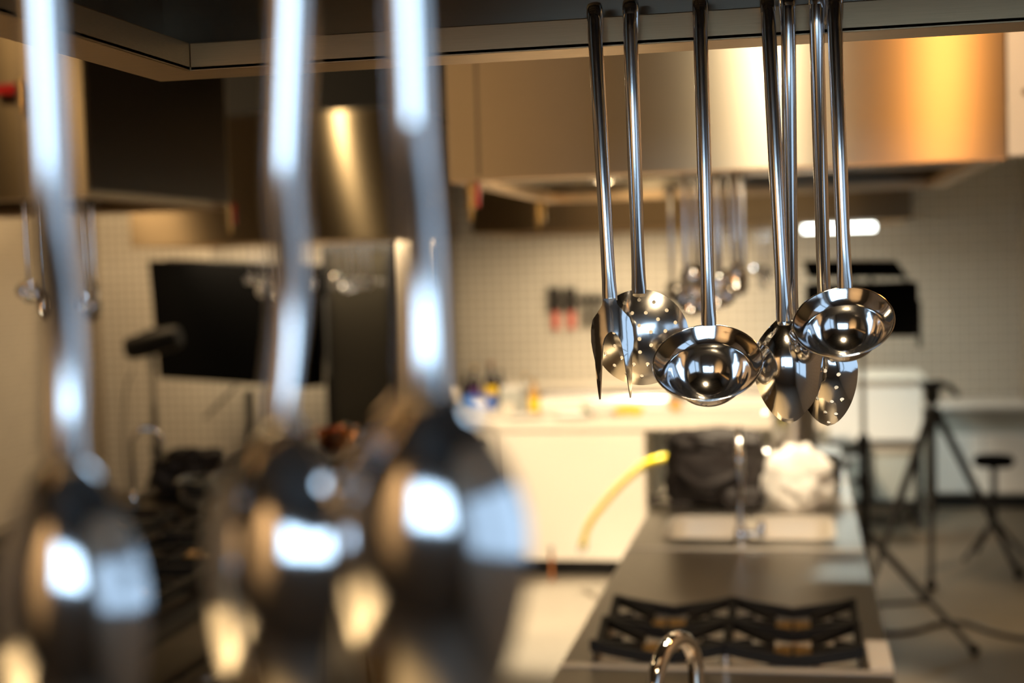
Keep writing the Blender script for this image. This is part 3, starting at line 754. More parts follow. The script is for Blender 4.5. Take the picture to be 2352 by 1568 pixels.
tray(wp(1680, 8.80), .50, .24, .07, 'bright white tray right of the sharp middle ladle bowl')
# plates, bowl and fruit
def plate(px, Y, r, label):
    bm = NB(); lathe(bm, [(0, .004), (r * .6, .004), (r, .018), (r, .022), (r * .6, .009), (0, .009)], 32)
    tag(obj('plate', bm, 'glaze', loc=wp(px, Y)), label, 'plate', 'plates on the white counter')
plate(1205, 8.13, .115, 'white plate on the front edge of the counter, below the oil bottle')
plate(1315, 8.13, .115, 'white plate on the front edge of the counter, below the herbs')
bm = NB(); lathe(bm, [(0, 0), (.04, 0), (.085, .05), (.088, .052), (.08, .05), (.038, .006), (0, .006)], 32)
tag(obj('bowl', bm, 'glaze', loc=wp(1385, 8.16)), 'white bowl on the counter left of the lemons', 'bowl')
for i, (px, Y, lb) in enumerate(((1424, 8.28, 'lemon nearest the white bowl, left end of the lemon row'), (1444, 8.32, 'lemon in the middle of the row on the white counter'), (1462, 8.27, 'lemon at the right end of the row on the white counter'))):
    bm = NB(); lathe(bm, [(0, -.044), (.008, -.040), (.022, -.026), (.030, 0), (.022, .026), (.008, .040), (0, .044)], 18, Matrix.Rotation(PI / 2, 4, 'Y') @ Matrix.Rotation(i, 4, 'Z'))
    x, y, z = wp(px, Y); tag(obj('lemon', bm, 'lemon', loc=(x, y, z + .029)), lb, 'lemon', 'lemons on the white counter')
bm = NB(); lathe(bm, [(0, -.034), (.018, -.030), (.034, 0), (.018, .030), (.004, .034), (0, .032)], 20)
x, y, z = wp(1552, 8.45); tag(obj('orange', bm, 'orange', loc=(x, y, z + .034)), 'single orange left of the sharp middle ladle bowl, on the white counter', 'orange')
# herbs: small leafy bunch
bm = NB()
for k in range(40):
    a = random.uniform(0, 2 * PI); l = random.uniform(.03, .08); e = random.uniform(.1, .9)
    d = Vector((math.cos(a) * math.cos(e), math.sin(a) * math.cos(e), math.sin(e))); s = d.cross(Vector((0, 0, 1))).normalized() * .012
    b = Vector((0, 0, .004)); q = [bm.verts.new(v) for v in (b, b + d * l * .5 + s, b + d * l, b + d * l * .5 - s)]; bm.faces.new(q)
tag(obj('herb_bunch', bm, 'herb', loc=wp(1350, 8.35), recalc=False), 'small bunch of green herbs between the plates and the pale tray', 'herbs')

# knife rack on the far wall
p0 = at(1258, 690, YF - .02); p1 = at(1560, 690, YF - .02)
bm = NB(); box(bm, (p0.x, YF - .03, p0.z - .02), (p1.x, YF - .001, p0.z + .02), .003)
tag(obj('magnetic_rack', bm, 'knife_blade', smooth=False), 'dark magnetic knife rack on the tiled far wall, left of the sharp utensils', 'rack')
def knife(px, w, top, bot, hm, label, grp='knives on the magnetic rack', wide=False):
    a = at(px, top, YF - .04); b = at(px, bot, YF - .04); zr = p0.z
    root = empty('cleaver' if wide else 'kitchen_knife', (a.x, YF - .036, zr), label, 'knife', grp)
    bm = NB(); zt = a.z - zr; zb = b.z - zr; mid = zt + (zb - zt) * .58
    pts = [(-w, mid), (-w, zt if wide else zt - .02), (w * .6, zt), (w, zt - (0 if wide else .10)), (w, mid)]
    if wide: pts = [(-w, mid), (-w, zt), (w, zt), (w, mid)]
    f = [bm.verts.new((x, -.002, z)) for x, z in pts]; g = [bm.verts.new((x, .002, z)) for x, z in pts]
    bm.faces.new(f); bm.faces.new(g[::-1])
    for k in range(len(f)): bm.faces.new((f[k], f[(k + 1) % len(f)], g[(k + 1) % len(f)], g[k]))
    obj('blade', bm, 'knife_blade', root, smooth=False)
    bm = NB(); hw = .026 if wide else .012; box(bm, (-hw + w * .15, -.012, zb), (hw + w * .15, .012, mid), .008); obj('knife_handle', bm, hm, root)
knife(1272, .055, 660, 756, 'pink_handle', 'wide dark cleaver with a pink handle, leftmost on the wall rack', wide=True)
knife(1308, .052, 660, 755, 'pink_handle', 'wide dark cleaver with a pink handle, second on the wall rack', wide=True)
for i, (px, lb) in enumerate(((1336, 'slim dark knife next to the second cleaver on the wall rack'), (1350, 'slim dark knife second from the cleavers on the wall rack'), (1364, 'slim dark knife third from the cleavers, beside the sharp fork'),
                              (1378, 'slim dark knife behind the left side of the sharp fork handle'), (1421, 'slim dark knife in the gap between the fork and skimmer handles'), (1436, 'slim dark knife just left of the sharp skimmer handle'))):
    knife(px, .012, 668, 750, 'black_plastic', lb)

# back-wall bench behind the white counter, with a pale splash shelf
root = empty('wall_bench', (-.8, 10.6, 0), 'pale steel bench standing along the tiled far wall', 'bench'); org = Vector(root.location)
bm = NB(); box(bm, (-2.3, 10.25, .86), (.30, 10.98, .90), .004); o = obj('bench_top', bm, 'worktop_edge', root, smooth=False); o.location = -org
bm = NB(); box(bm, (-2.28, 10.3, .1), (.28, 10.97, .86)); o = obj('bench_body', bm, 'grey_cabinet', root, smooth=False); o.location = -org
bm = NB(); box(bm, (-2.2, 10.34, 0), (.2, 10.95, .1)); o = obj('plinth', bm, 'black_plastic', root, smooth=False); o.location = -org

# glass door fridge on the far wall
fx0, fx1 = at(742, 700, 10.2).x, at(905, 700, 10.2).x; ft = min(2.0, at(800, 548, 10.2).z)
root = empty('display_fridge', ((fx0 + fx1) / 2, 10.55, 0), 'tall dark fridge with a glass door behind the middle blurred handles', 'fridge'); org = Vector(root.location)
def fr(n, bm, m, par=None, **k):
    o = obj(n, bm, m, par or root, smooth=False, **k)
    if not par: o.location = -org
    return o
bm = NB(); box(bm, (fx0, 10.25, .08), (fx0 + .03, 10.95, ft)); box(bm, (fx1 - .03, 10.25, .08), (fx1, 10.95, ft)); box(bm, (fx0 + .03, 10.25, ft - .12), (fx1 - .03, 10.95, ft)); box(bm, (fx0 + .03, 10.25, .08), (fx1 - .03, 10.95, .2)); box(bm, (fx0 + .03, 10.92, .2), (fx1 - .03, 10.95, ft - .12))
fr('fridge_body', bm, 'black_plastic')
bm = NB(); box(bm, (fx0, 10.20, .12), (fx0 + .05, 10.245, ft)); box(bm, (fx1 - .05, 10.20, .12), (fx1, 10.245, ft)); box(bm, (fx0 + .05, 10.20, ft - .06), (fx1 - .05, 10.245, ft)); box(bm, (fx0 + .05, 10.20, .12), (fx1 - .05, 10.245, .2))
d_ = fr('door', bm, 'black_plastic')
bm = NB(); box(bm, (fx0 + .05, 10.215, .2), (fx1 - .05, 10.225, ft - .06)); fr('pane', bm, 'fridge_glass', d_)
bm = NB(); sweep(bm, [(fx0 + .03, 10.17, 1.0), (fx0 + .03, 10.17, 1.6)], .012, 10); fr('fridge_handle', bm, 'grey_metal', d_)
for z in (.6, .95, 1.3, 1.62):
    bm = NB(); box(bm, (fx0 + .035, 10.28, z), (fx1 - .035, 10.9, z + .02)); fr('shelf', bm, 'fridge_shelf')
bm = NB(); box(bm, (fx0 + .06, 10.24, .02), (fx0 + .12, 10.9, .08)); box(bm, (fx1 - .12, 10.24, .0), (fx1 - .06, 10.9, .08)); fr('foot', bm, 'black_plastic')
# steel column fridge beside it
sx0, sx1 = fx1 + .03, at(992, 700, 10.2).x
root = empty('steel_fridge', ((sx0 + sx1) / 2, 10.55, 0), 'narrow brown steel fridge behind the rightmost blurred handle', 'fridge'); org = Vector(root.location)
bm = NB(); box(bm, (sx0, 10.25, .08), (sx1, 10.95, ft), .006); fr('fridge_body', bm, 'brushed')
bm = NB(); box(bm, (sx0 + .01, 10.20, .12), (sx1 - .01, 10.248, ft - .02), .006); d_ = fr('door', bm, 'brushed')
bm = NB(); sweep(bm, [(sx1 - .04, 10.19, 1.0), (sx1 - .04, 10.17, 1.02), (sx1 - .04, 10.17, 1.5), (sx1 - .04, 10.19, 1.52)], .010, 10); fr('fridge_handle', bm, 'chrome', d_)
bm = NB(); box(bm, (sx0 + .02, 10.26, 0), (sx1 - .02, 10.9, .08)); fr('plinth', bm, 'black_plastic')

# ------------------------------------------------------------------ right side: bright bench, cabinet, lights, tripods
q0, q1 = at(1902, 900, 9.5).x, at(2118, 900, 9.5).x
zt = at(2000, 878, 9.5).z; zb = at(2000, 1012, 9.5).z
root = empty('white_sink_bench', ((q0 + q1) / 2, 9.8, 0), 'bright white fronted sink bench on black legs below the studio light', 'bench'); org = Vector(root.location)
def wb(n, bm, m, **k):
    o = obj(n, bm, m, root, smooth=False, **k); o.location = -org; return o
bm = NB(); box(bm, (q0, 9.5, zb), (q1, 10.2, zt), .01); wb('sink_body', bm, 'white_gloss')
bm = NB(); box(bm, (q0 - .03, 9.47, zt), (q1 + .03, 10.25, zt + .03), .006); wb('bench_top', bm, 'worktop_edge')
for x in (q0 + .03, q1 - .03):
    for y in (9.54, 10.16):
        bm = NB(); box(bm, (x - .02, y - .02, 0), (x + .02, y + .02, zb)); wb('leg', bm, 'black_plastic')
bm = NB(); box(bm, (q0 + .01, 9.53, .16), (q1 - .01, 10.18, .18)); wb('low_shelf', bm, 'black_plastic')
for i, (x, w, h, lb) in enumerate(((q0 + .15, .09, .30, 'pale storage bin on the low shelf, near the light stand pole'), (q1 - .17, .13, .36, 'wide pale storage bin on the low shelf under the bright bench'))):
    bm = NB(); box(bm, (-w, -.15, 0), (w, .15, h), .02); r_ = empty('storage_bin', (x, 9.75, .181), lb, 'bin', 'bins under the bright bench'); obj('bin_body', bm, 'grey_cabinet', r_)
    bm = NB(); box(bm, (-w - .01, -.16, h - .03), (w + .01, .16, h), .008); obj('lid', bm, 'white_gloss', r_)
c0, c1 = at(2140, 1000, 10.3).x, XR - .01; cz = at(2200, 932, 10.3).z
root = empty('low_cabinet', ((c0 + c1) / 2, 10.6, 0), 'pale grey low cabinet in the far right corner', 'cabinet'); org = Vector(root.location)
bm = NB(); box(bm, (c0, 10.34, .1), (c1, 10.98, cz - .03)); wb('cabinet_body', bm, 'grey_cabinet')
bm = NB(); box(bm, (c0 - .02, 10.3, cz - .03), (c1, 10.98, cz), .004); wb('cabinet_top', bm, 'white_gloss')
bm = NB(); box(bm, (c0 + .01, 10.318, .12), ((c0 + c1) / 2 - .004, 10.34, cz - .2), .004); wb('door', bm, 'white_gloss')
bm = NB(); box(bm, ((c0 + c1) / 2 + .004, 10.318, .12), (c1 - .01, 10.34, cz - .2), .004); wb('door', bm, 'white_gloss')
bm = NB(); box(bm, (c0 + .03, 10.38, 0), (c1 - .01, 10.95, .1)); wb('plinth', bm, 'black_plastic')

# fluorescent tube on the far wall beside the hood
t0, t1 = at(1845, 528, 9.9), at(2010, 512, 9.9)
root = empty('tube_light', (t0.x, 9.9, t0.z), 'white fluorescent tube light below the right end of the far hood', 'lamp'); L_ = t1.x - t0.x
bm = NB(); box(bm, (0, .02, .03), (L_, .10, .055 + (2.02 - t0.z - .06 if 2.02 - t0.z > .06 else 0)), .003); obj('light_housing', bm, 'white_gloss', root, smooth=False)
bm = NB(); sweep(bm, [(.0, .05, .005), (L_, .05, .005)], .022, 14); obj('tube', bm, 'tube_glow', root)

def tripod_leg(root, a, b, r, m='black_plastic'):
    bm = NB(); a, b = Vector(a), Vector(b); mid = a.lerp(b, .55)
    sweep(bm, [a, mid], r, 10); sweep(bm, [mid, b], r * .72, 10); sweep(bm, [a.lerp(b, .52), a.lerp(b, .57)], r * 1.35, 10)
    o = obj('leg', bm, m, root)
    bm = NB(); sweep(bm, [b - (b - a).normalized() * .03, b], r * 1.2, 10); obj('rubber_foot', bm, 'black_fabric', o); return o
# studio light on its stand (right)
YS = 6.9
hub = at(1987, 1226, YS); top = at(1985, 800, YS)
root = empty('studio_light_stand', (hub.x, YS, 0), 'black light stand with spread legs on the right floor, under the black studio light', 'stand'); rz = Vector(root.location)
bm = NB(); sweep(bm, [(0, 0, .12), (0, 0, .95)], .021, 12); obj('pole', bm, 'black_plastic', root)
bm = NB(); sweep(bm, [(0, 0, .94), (0, 0, top.z)], .011, 12); obj('pole', bm, 'grey_metal', root)
for z in (hub.z, at(1985, 1020, YS).z, at(1985, 1105, YS).z):
    bm = NB(); sweep(bm, [(0, 0, z - .035), (0, 0, z + .035)], .028, 14); c = obj('collar', bm, 'black_plastic', root)
    bm = NB(); sweep(bm, [(-.02, 0, z), (-.055, 0, z)], .014, 10); obj('knob', bm, 'black_plastic', c)
f1 = at(2243, 1455, 6.55); f1.z = .012
for f in (f1 - rz, Vector((-.075, -.5, .012)), Vector((.02, .55, .012))):
    tripod_leg(root, (f.normalized() * .02).to_tuple()[:2] + (hub.z,), f, .019)
    e = Vector((0, 0, .13)); bm = NB(); sweep(bm, [e, Vector((0, 0, hub.z)).lerp(f, .58)], .010, 8); obj('brace', bm, 'black_plastic', root)
# studio light head with barn doors
a0 = at(1850, 652, YS); a1 = at(2108, 770, YS)
hx0, hx1, hz1, hz0 = a0.x, a1.x, a0.z, a1.z
root = empty('studio_light', ((hx0 + hx1) / 2, YS, hz0), 'black studio light with raised barn door, behind the rightmost sharp ladle', 'studio light'); org = Vector(root.location)
def sl(n, bm, m='black_plastic', par=None, **k):
    o = obj(n, bm, m, par or root, smooth=False, **k)
    if not par: o.location = -org
    return o
bm = NB(); box(bm, (hx0, YS - .09, hz0), (hx1, YS + .12, hz1), .02); sl('lamp_housing', bm, 'black_fabric')
b0, b1, b2, b3 = at(1842, 598, YS - .04), at(2058, 598, YS - .04), at(2098, 652, YS), at(1862, 652, YS)
bm = NB()
def quadplate(bm, pts, t=Vector((0, .006, 0))):
    f = [bm.verts.new(p) for p in pts]; g = [bm.verts.new(p + t) for p in pts]
    bm.faces.new(f); bm.faces.new(g[::-1])
    for k in range(len(f)): bm.faces.new((f[k], f[(k + 1) % len(f)], g[(k + 1) % len(f)], g[k]))
s_ = .72
quadplate(bm, [b0, b1, b1.lerp(b2, s_), b0.lerp(b3, s_)])
fl = sl('barn_door', bm, 'black_fabric')
bm = NB()
for u in (.05, .45, .62, .95):
    bm = NB(); pa = b0.lerp(b3, s_).lerp(b1.lerp(b2, s_), u); pb_ = b3.lerp(b2, u); sweep(bm, [pa, pb_ + Vector((0, 0, -.02))], .008, 8); sl('hinge', bm, 'grey_metal')
bm = NB(); e = at(2106, 690, YS); g_ = at(2104, 795, YS); box(bm, (hx1, YS - .05, g_.z), (hx1 + .012, YS + .05, e.z), .003); sl('barn_door', bm, 'black_fabric')
bm = NB(); tx = hub.x; sweep(bm, [(hx0 - .012, YS, (hz0 + hz1) / 2), (hx0 - .012, YS, hz0 - .05), (tx, YS, hz0 - .05), (tx, YS, top.z + .0)], .010, 8); sl('yoke', bm)
# video tripod
YV = 8.3
hd = at(2140, 885, YV); base = (hd.x, YV, 0)
root = empty('video_tripod', base, 'black video tripod with a pan handle standing by the right wall', 'tripod')
jz = at(2140, 950, YV).z
bm = NB(); sweep(bm, [(0, 0, .42), (0, 0, hd.z - .05)], .020, 12); obj('centre_column', bm, 'black_plastic', root)
bm = NB(); lathe(bm, [(0, 0), (.03, 0), (.045, .03), (.04, .07), (.055, .09), (.05, .115), (0, .12)], 18, Matrix.Translation((0, 0, hd.z - .10))); box(bm, (-.07, -.05, hd.z + .0), (.07, .05, hd.z + .025), .006); h_ = obj('head', bm, 'black_plastic', root)
pe = at(2198, 908, YV) - Vector(base); bm = NB(); sweep(bm, smooth_path([(.03, 0, hd.z - .01), (.09, -.02, hd.z - .0), (pe.x, -.05, pe.z)]), .016, 10); obj('pan_handle', bm, 'black_plastic', h_)
bm = NB(); sweep(bm, [(0, 0, jz - .06), (0, 0, jz + .03)], .05, 14); obj('collar', bm, 'black_plastic', root)
fl_ = at(1995, 1345, 7.75); fr_ = at(2138, 1318, 7.8); fq = at(2345, 1310, 8.1)
for f in (fl_, fr_, fq):
    f = Vector((f.x, f.y, .012)) - Vector(base); d = Vector((f.x, f.y, 0)).normalized() * .03
    tripod_leg(root, (d.x, d.y, jz), f, .023)
# stool at the right edge
st = at(2282, 1058, 8.6)
root = empty('black_stool', (st.x, 8.6, 0), 'black stool with thin legs at the right edge of the picture', 'stool')
bm = NB(); lathe(bm, [(0, st.z - .03), (.10, st.z - .03), (.115, st.z - .015), (.115, st.z + .015), (.10, st.z + .03), (0, st.z + .032)], 28); obj('seat', bm, 'black_fabric', root)
bm = NB(); sweep(bm, [(0, 0, .22), (0, 0, st.z - .03)], .018, 12); obj('post', bm, 'black_plastic', root)
for k in range(4):
    a = k * PI / 2 + .4; bm = NB(); sweep(bm, [(0, 0, .24), (.20 * math.cos(a), .20 * math.sin(a), .012)], .012, 8); obj('leg', bm, 'black_plastic', root)
# cable on the floor
bm = NB(); pts = [atz(1960, 1420, .012), atz(2030, 1453, .012), atz(2100, 1448, .012), atz(2160, 1432, .012), atz(2220, 1432, .012), atz(2280, 1452, .012), atz(2352, 1466, .012), atz(2440, 1468, .012)]
sweep(bm, smooth_path(pts), .0115, 8); tag(obj('floor_cable', bm, 'black_plastic'), 'thick black cable snaking across the floor past the light stand foot', 'cable')

# ------------------------------------------------------------------ left line
LX0, LX1, LY0, LY1 = -2.76, -1.62, 1.3, 7.2
lu = []
for (ya, yb, lb) in ((-.7, 2.4, 'unseen near cooking unit of the left line, its pale top reflecting warm light'), (2.4, 5.2, 'middle dark cooking unit of the left line with black grates'), (5.2, 7.2, 'far dark cooking unit of the left line below the black softbox')):
    lu.append(unit('cooking_unit', ya, yb, lb, x0=LX0, x1=LX1, top='worktop_edge' if ya < 0 else 'hood_inside', group='dark cooking units of the left line', skin='brushed_dark'))  # unseen near unit: pale top added to reflect gold into the near bowls
def left_grate(ad, cx, cy):
    bm = NB(); z = CZ + .05
    for s in (-1, 1):
        box(bm, (cx - .2, cy + s * .19 - .008, z - .03), (cx + .2, cy + s * .19 + .008, z)); box(bm, (cx + s * .19 - .008, cy - .18, z - .03), (cx + s * .19 + .008, cy + .18, z))
        for q in (-1, 1): box(bm, (cx + s * .19 - .01, cy + q * .19 - .01, CZ), (cx + s * .19 + .01, cy + q * .19 + .01, z - .005))
    for a in range(4):
        v = Vector((math.cos(a * PI / 2), math.sin(a * PI / 2), 0)); sweep(bm, [Vector((cx, cy, z - .01)) + v * .05, Vector((cx, cy, z - .012)) + v * .19], .007, 6)
    ad('grate', bm, 'cast_iron', smooth=False)
    bm = NB(); lathe(bm, [(.07, 0), (.07, .01), (.045, .016), (.045, .026), (0, .028)], 24, Matrix.Translation((cx, cy, CZ))); ad('burner', bm, 'burner_brass')
for k, ys in ((1, (2.75, 3.25, 3.75, 4.25, 4.7)), (2, (6.35,))):
    for y in ys:
        for x in (LX0 + .30, LX1 - .30): left_grate(lu[k][1], x, y)
# things on the left line
ZG = CZ + .05
def black_pan(p, r, h, label, ang):
    root = empty('frying_pan', p, label, 'pan', 'black pans on the left line')
    bm = NB(); lathe(bm, [(0, 0), (r * .8, 0), (r, h), (r * 1.02, h), (r * .97, h - .004), (r * .78, .005), (0, .005)], 32); obj('pan_body', bm, 'cast_iron', root)
    bm = NB(); d = Vector((math.cos(ang), math.sin(ang), 0)); sweep(bm, [d * r + Vector((0, 0, h * .8)), d * (r + .08) + Vector((0, 0, h + .02)), d * (r + .2) + Vector((0, 0, h + .045))], [.009, .011, .012], 10); obj('pan_handle', bm, 'grey_metal', root)
black_pan((LX1 - .30, 6.5, ZG), .15, .06, 'black frying pan on the far left line, in front of the fridge', 2.5)
black_pan((LX1 - .30, 4.7, ZG), .16, .06, 'black frying pan on the middle left cooking unit, handle toward the camera', -1.4)
po = on(772, 1040, CZ); po = Vector((-2.30, 6.98, CZ))
po = at(772, 1030, 7.02)
# copper pan
root = empty('copper_pan', (po.x, 7.05, CZ), 'glowing orange copper pan on the left line before the dark fridge', 'pan')
hc = max(.09, at(772, 985, 7.05).z - CZ)
bm = NB(); lathe(bm, [(0, 0), (.10, 0), (.105, .02), (.105, hc), (.11, hc + .004), (.10, hc), (.098, .02), (0, .006)], 32); obj('pan_body', bm, 'copper', root)
bm = NB(); sweep(bm, smooth_path([(-.10, -.02, hc * .8), (-.16, -.05, hc * .7), (-.22, -.08, hc * .4)]), .009, 8); obj('pan_handle', bm, 'copper', root)
pj = on(332, 1150); 
lump('dark_jacket', (-2.56, 5.68, CZ + .004), (.15, .15, .10), 'black_cloth', 'crumpled dark jacket on the left line at the foot of the thin chrome tap', 'jacket', amp=.3, fr=3, seed=3)
# coiled grey hose
bm = NB(); pc_ = on(430, 1230); cc = Vector((-2.28, 5.30, CZ)); pts = []
for k in range(90):
    a = k * .42; r = .11 + .02 * math.sin(k * .9) + .0006 * k
    pts.append(cc + Vector((r * math.cos(a), r * math.sin(a), .013 + .0011 * k + .006 * math.sin(k * 1.7))))
sweep(bm, pts, .010, 8); tag(obj('coiled_hose', bm, 'grey_metal'), 'grey coiled hose heaped on the left line, right of the dark jacket', 'hose')
pt = at(285, 990, 5.2)
tap_goose('thin_tap', (pt.x, 5.26, CZ), pt.z - CZ, .12, -1.2, .009, 'thin chrome tap with a bright glint on the left line, under the softbox lamp', lever=False)
# softbox + stand
YQ = 10.2
s0, s1, s2, s3 = at(340, 598, YQ), at(706, 612, YQ), at(706, 890, YQ), at(366, 868, YQ)
root = empty('softbox', ((s0.x + s1.x) / 2, YQ, s2.z), 'large black softbox seen from behind, against the pale tiled wall', 'softbox'); org = Vector(root.location)
n_ = Vector((.25, 1, 0)).normalized()
def so(n, bm, m, par=None, **k):
    o = obj(n, bm, m, par or root, smooth=False, **k)
    if not par: o.location = -org
    return o
bm = NB()
bk = [s0, s1, s2, s3]; ctr = sum(bk, Vector()) / 4
ft_ = [ctr + (p - ctr) * 1.0 + n_ * .22 for p in bk]
f = [bm.verts.new(p) for p in bk]; g = [bm.verts.new(p) for p in ft_]
bm.faces.new(f)
for k in range(4): bm.faces.new((f[k], f[(k + 1) % 4], g[(k + 1) % 4], g[k]))
so('fabric_shell', bm, 'black_fabric')
bm = NB(); g = [bm.verts.new(ctr + (p - ctr) * .97 + n_ * .2) for p in bk]; bm.faces.new(g)
so('diffuser', bm, 'white_cloth')
bm = NB()
for k in range(4): sweep(bm, [bk[k] + n_ * .22, bk[(k + 1) % 4] + n_ * .22], .012, 8)
so('frame', bm, 'black_plastic')
xs = at(572, 900, YQ).x
root = empty('softbox_stand', (xs, YQ, 0), 'grey flat stand post with a tilted bar holding the black softbox', 'stand'); org = Vector(root.location)
bm = NB(); box(bm, (xs - .035, YQ - .02, .02), (xs + .035, YQ + .02, s2.z - .01), .006); so('post', bm, 'grey_metal')
bm = NB(); sweep(bm, [at(470, 960, YQ - .05), at(545, 884, YQ - .03)], [(.014, .02)] * 2, 8); so('tilt_bar', bm, 'grey_metal')
bm = NB(); box(bm, (xs - .22, YQ - .05, 0), (xs + .22, YQ + .05, .03), .006); box(bm, (xs - .05, YQ - .2, 0), (xs + .05, YQ + .2, .025), .006); so('base', bm, 'black_plastic')
# lamp head on a stand, in front
YP = 9.2
px_ = at(352, 900, YP)
root = empty('lamp_stand', (px_.x, YP, 0), 'thin black stand under the small studio lamp at left', 'stand')
zt_ = at(352, 850, YP).z
bm = NB(); sweep(bm, [(0, 0, .1), (0, 0, .9)], .018, 10); obj('pole', bm, 'black_plastic', root)
bm = NB(); sweep(bm, [(0, 0, .88), (0, 0, zt_)], .012, 10); obj('pole', bm, 'black_plastic', root)
bm = NB(); sweep(bm, [(0, 0, at(352, 1035, YP).z - .04), (0, 0, at(352, 1035, YP).z + .04)], .03, 12); obj('collar', bm, 'black_plastic', root)
for k in range(3):
    a = 2 * PI * k / 3 + .5; tripod_leg(root, (.02 * math.cos(a), .02 * math.sin(a), .5), Vector((.28 * math.cos(a), .28 * math.sin(a), .012)), .012)
root = empty('studio_lamp', (px_.x, YP, zt_), 'small black studio lamp tilted upward in front of the softbox', 'studio light')
A = at(292, 802, YP) - Vector(root.location); Bp = at(412, 772, YP) - Vector(root.location)
bm = NB(); sweep(bm, [A, A.lerp(Bp, .12), A.lerp(Bp, .85), Bp], [(.055, .07), (.075, .085), (.075, .085), (.06, .07)], 20); hd_ = obj('lamp_body', bm, 'black_plastic', root)
bm = NB(); sweep(bm, [A.lerp(Bp, .05) + Vector((-.03, 0, .03)), A.lerp(Bp, .3) + Vector((0, 0, .085)), A.lerp(Bp, .6) + Vector((0, 0, .09))], .012, 8); obj('carry_handle', bm, 'black_plastic', hd_)
bm = NB(); sweep(bm, [(0, 0, -.01), (0, 0, A.lerp(Bp, .5).z - .06)], .022, 12); obj('bracket', bm, 'grey_metal', root)
pts = [at(305, 850, YP), at(290, 890, YP), at(284, 960, YP + .02), at(286, 1060, YP + .05), at(300, 1180, YP + .1)]
bm = NB(); sweep(bm, smooth_path(pts), .006, 8); tag(obj('lamp_cable', bm, 'black_plastic'), 'thin dark cable hanging from the small studio lamp', 'cable')

# ------------------------------------------------------------------ light
def light(name, kind, loc, energy, col, target=None, **k):
    l = bpy.data.lights.new(name, kind); l.energy = energy; l.color = col
    for a, b in k.items(): setattr(l, a, b)
    o = bpy.data.objects.new(name, l); COL.objects.link(o); o.location = loc
    if target is not None: o.rotation_euler = (Vector(target) - Vector(loc)).to_track_quat('-Z', 'Y').to_euler()
    return o
WARM = (1, .70, .38)
light('window_daylight', 'AREA', ((wx0 + wx1) / 2, YN - .25, (wz0 + wz1) / 2), 40, (.56, .79, 1), ((wx0 + wx1) / 2, 5, (wz0 + wz1) / 2), shape='RECTANGLE', size=wx1 - wx0, size_y=wz1 - wz0)
light('side_daylight', 'AREA', (XR + .2, (vy0 + vy1) / 2, (vz0 + vz1) / 2), 5, (.5, .75, 1), (0, (vy0 + vy1) / 2, (vz0 + vz1) / 2), shape='RECTANGLE', size=vy1 - vy0, size_y=vz1 - vz0)
light('counter_spot', 'SPOT', (-1.3, 5.2, 3.3), 980, (1, .75, .47), (-1.0, 8.0, .6), spot_size=.92, spot_blend=.6, shadow_soft_size=.12)
light('floor_spot', 'SPOT', (-1.05, 6.8, 3.35), 2100, (1, .86, .62), (-1.0, 7.0, 0), spot_size=.62, spot_blend=.5, shadow_soft_size=.12)
light('line_spot', 'SPOT', (-.1, 6.0, 3.3), 700, (1, .80, .54), (-.10, 5.75, .9), spot_size=.56, spot_blend=.7, shadow_soft_size=.10)
light('between_hoods', 'AREA', (-.11, 2.75, 3.3), 20, (1, .80, .52), (-.11, 2.75, 0), shape='DISK', size=.25)
light('amber_lamp', 'POINT', (.53, 2.6, 2.60), 26, (1, .42, .10), shadow_soft_size=.09)
light('left_spot', 'AREA', (-3.3, 2.9, 3.3), 8, (1, .70, .36), (-3.3, 2.9, 0), shape='DISK', size=.3)
light('aisle_light', 'AREA', (-5.15, 9.0, 3.35), 40, WARM, (-4.9, 11.0, .9), shape='RECTANGLE', size=.5, size_y=.4)
light('far_light', 'AREA', (-.6, 8.0, 3.35), 8, (1, .74, .44), (-.6, 9.0, 0), shape='RECTANGLE', size=2.2, size_y=.4)
light('left_line_fill', 'SPOT', (-2.1, .9, 3.35), 900, (1, .68, .32), (-2.15, .8, .9), spot_size=1.1, spot_blend=.6, shadow_soft_size=.12)  # added spot, lights the unseen pale worktop mirrored in the near bowls
light('aisle_spot', 'SPOT', (-1.15, .5, 3.3), 1500, (1, .70, .34), (-1.1, .3, 0), spot_size=.9, spot_blend=.7, shadow_soft_size=.12)  # added warm pool on the unseen floor, for golden reflections in near bowls
pl_ = Vector((-3.30, 9.0, 2.95))
light('far_lamp', 'POINT', tuple(pl_), 16, (1, .80, .5), shadow_soft_size=.03)
light('streak_fill', 'POINT', (-.075, 2.9, 2.65), 14, (1, .82, .55), shadow_soft_size=.04)  # added point light, strengthens the bright streak on the hood front
light('left_lamp', 'POINT', (-2.80, 3.6, 2.95), 5, (1, .72, .36), shadow_soft_size=.03)
light('wall_wash', 'SPOT', (-2.2, -.9, 3.2), 900, (1, .64, .30), (-2.3, YN, 2.5), spot_size=1.3, spot_blend=.5, shadow_soft_size=.06)  # added spot, warms the unseen near wall that the bright hood reflects
light('towel_fill', 'SPOT', (-.1, 4.4, 2.03), 95, (1, .80, .54), (-.05, 5.3, .95), spot_size=1.5, spot_blend=.6, shadow_soft_size=.05)  # added spot apart from the hood bulb, lights the towel's front
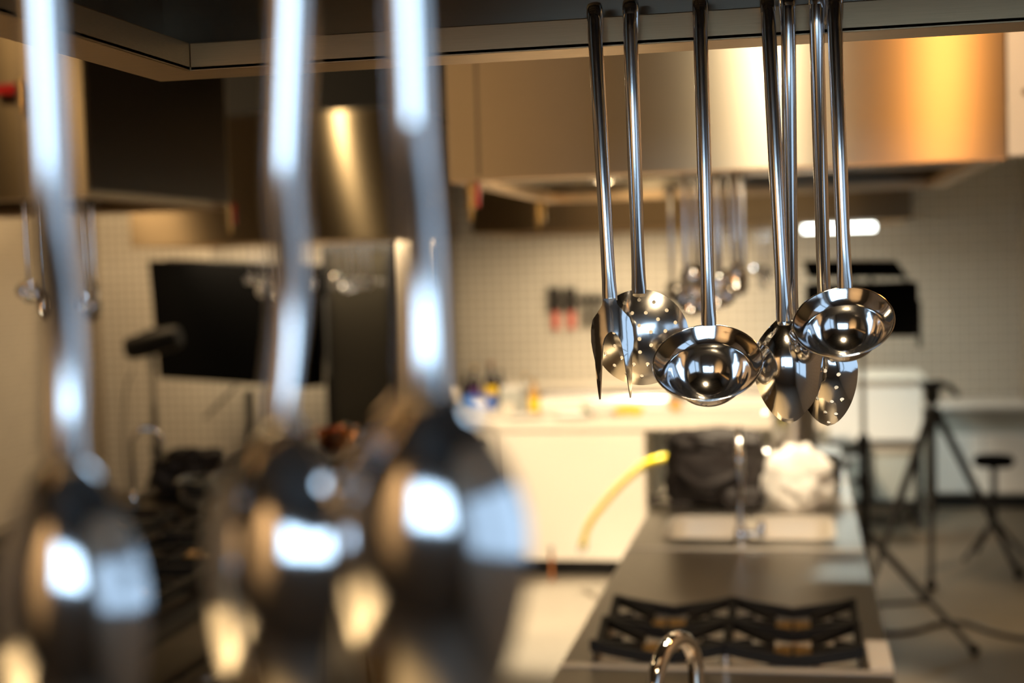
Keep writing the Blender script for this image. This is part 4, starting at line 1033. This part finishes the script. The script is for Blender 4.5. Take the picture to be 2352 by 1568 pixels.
light('floor_patch', 'SPOT', (.60, 5.2, 3.3), 330, (1, .74, .42), (.74, 7.3, 0), spot_size=.36, spot_blend=.6, shadow_soft_size=.1)
light('near_counter_fill', 'SPOT', (.05, .95, 2.27), 28, (1, .72, .40), (.05, 1.0, .9), spot_size=1.9, spot_blend=.6, shadow_soft_size=.05)  # added inside the near hood, gives counter and utensils a gold reflection
light('hood_bulb', 'POINT', (-.62, 4.75, 2.06), 2, (1, .74, .42), shadow_soft_size=.05)
light('far_hood_light', 'AREA', (-1.1, 10.2, 2.00), 32, (1, .76, .46), (-1.1, 10.3, 0), shape='RECTANGLE', size=1.7, size_y=.4)
light('far_left_fill', 'AREA', (-3.6, 10.1, 1.99), 36, (1, .77, .50), (-3.6, 10.25, 0), shape='RECTANGLE', size=1.9, size_y=.4)  # added under the far left hood to brighten the tiled wall
light('bench_fill', 'SPOT', (.75, 7.4, 3.2), 240, (.85, 1, .93), (.6, 9.6, .75), spot_size=.42, spot_blend=.5, shadow_soft_size=.1)  # added cool spot from the front to whiten the sink bench, not the tube
light('tube_lamp', 'AREA', (t0.x + .25, 9.86, t0.z - .04), 9, (.9, 1, .92), (t0.x + .25, 9.7, 0), shape='RECTANGLE', size=.5, size_y=.05)
light('studio_light_beam', 'SPOT', (.25, 6.75, 1.65), 12, (1, .80, .52), (-.9, 7.2, 0), spot_size=1.9, spot_blend=.8, shadow_soft_size=.15)
light('softbox_glow', 'AREA', tuple(ctr + n_ * .26), 8, (1, .76, .46), tuple(ctr + n_ * 3), shape='RECTANGLE', size=.8, size_y=.6)

w = bpy.data.worlds.new('world'); sc.world = w; w.use_nodes = True
bg = w.node_tree.nodes['Background']; bg.inputs[0].default_value = (.6, .78, 1, 1); bg.inputs[1].default_value = .6
sc.view_settings.view_transform = 'Standard'
try: sc.view_settings.look = 'None'
except Exception: pass
sc.view_settings.gamma = 1; sc.view_settings.use_curve_mapping = False
sc.view_settings.exposure = 0.0
sc.cycles.max_bounces = 8
sc.cycles.sample_clamp_indirect = 6
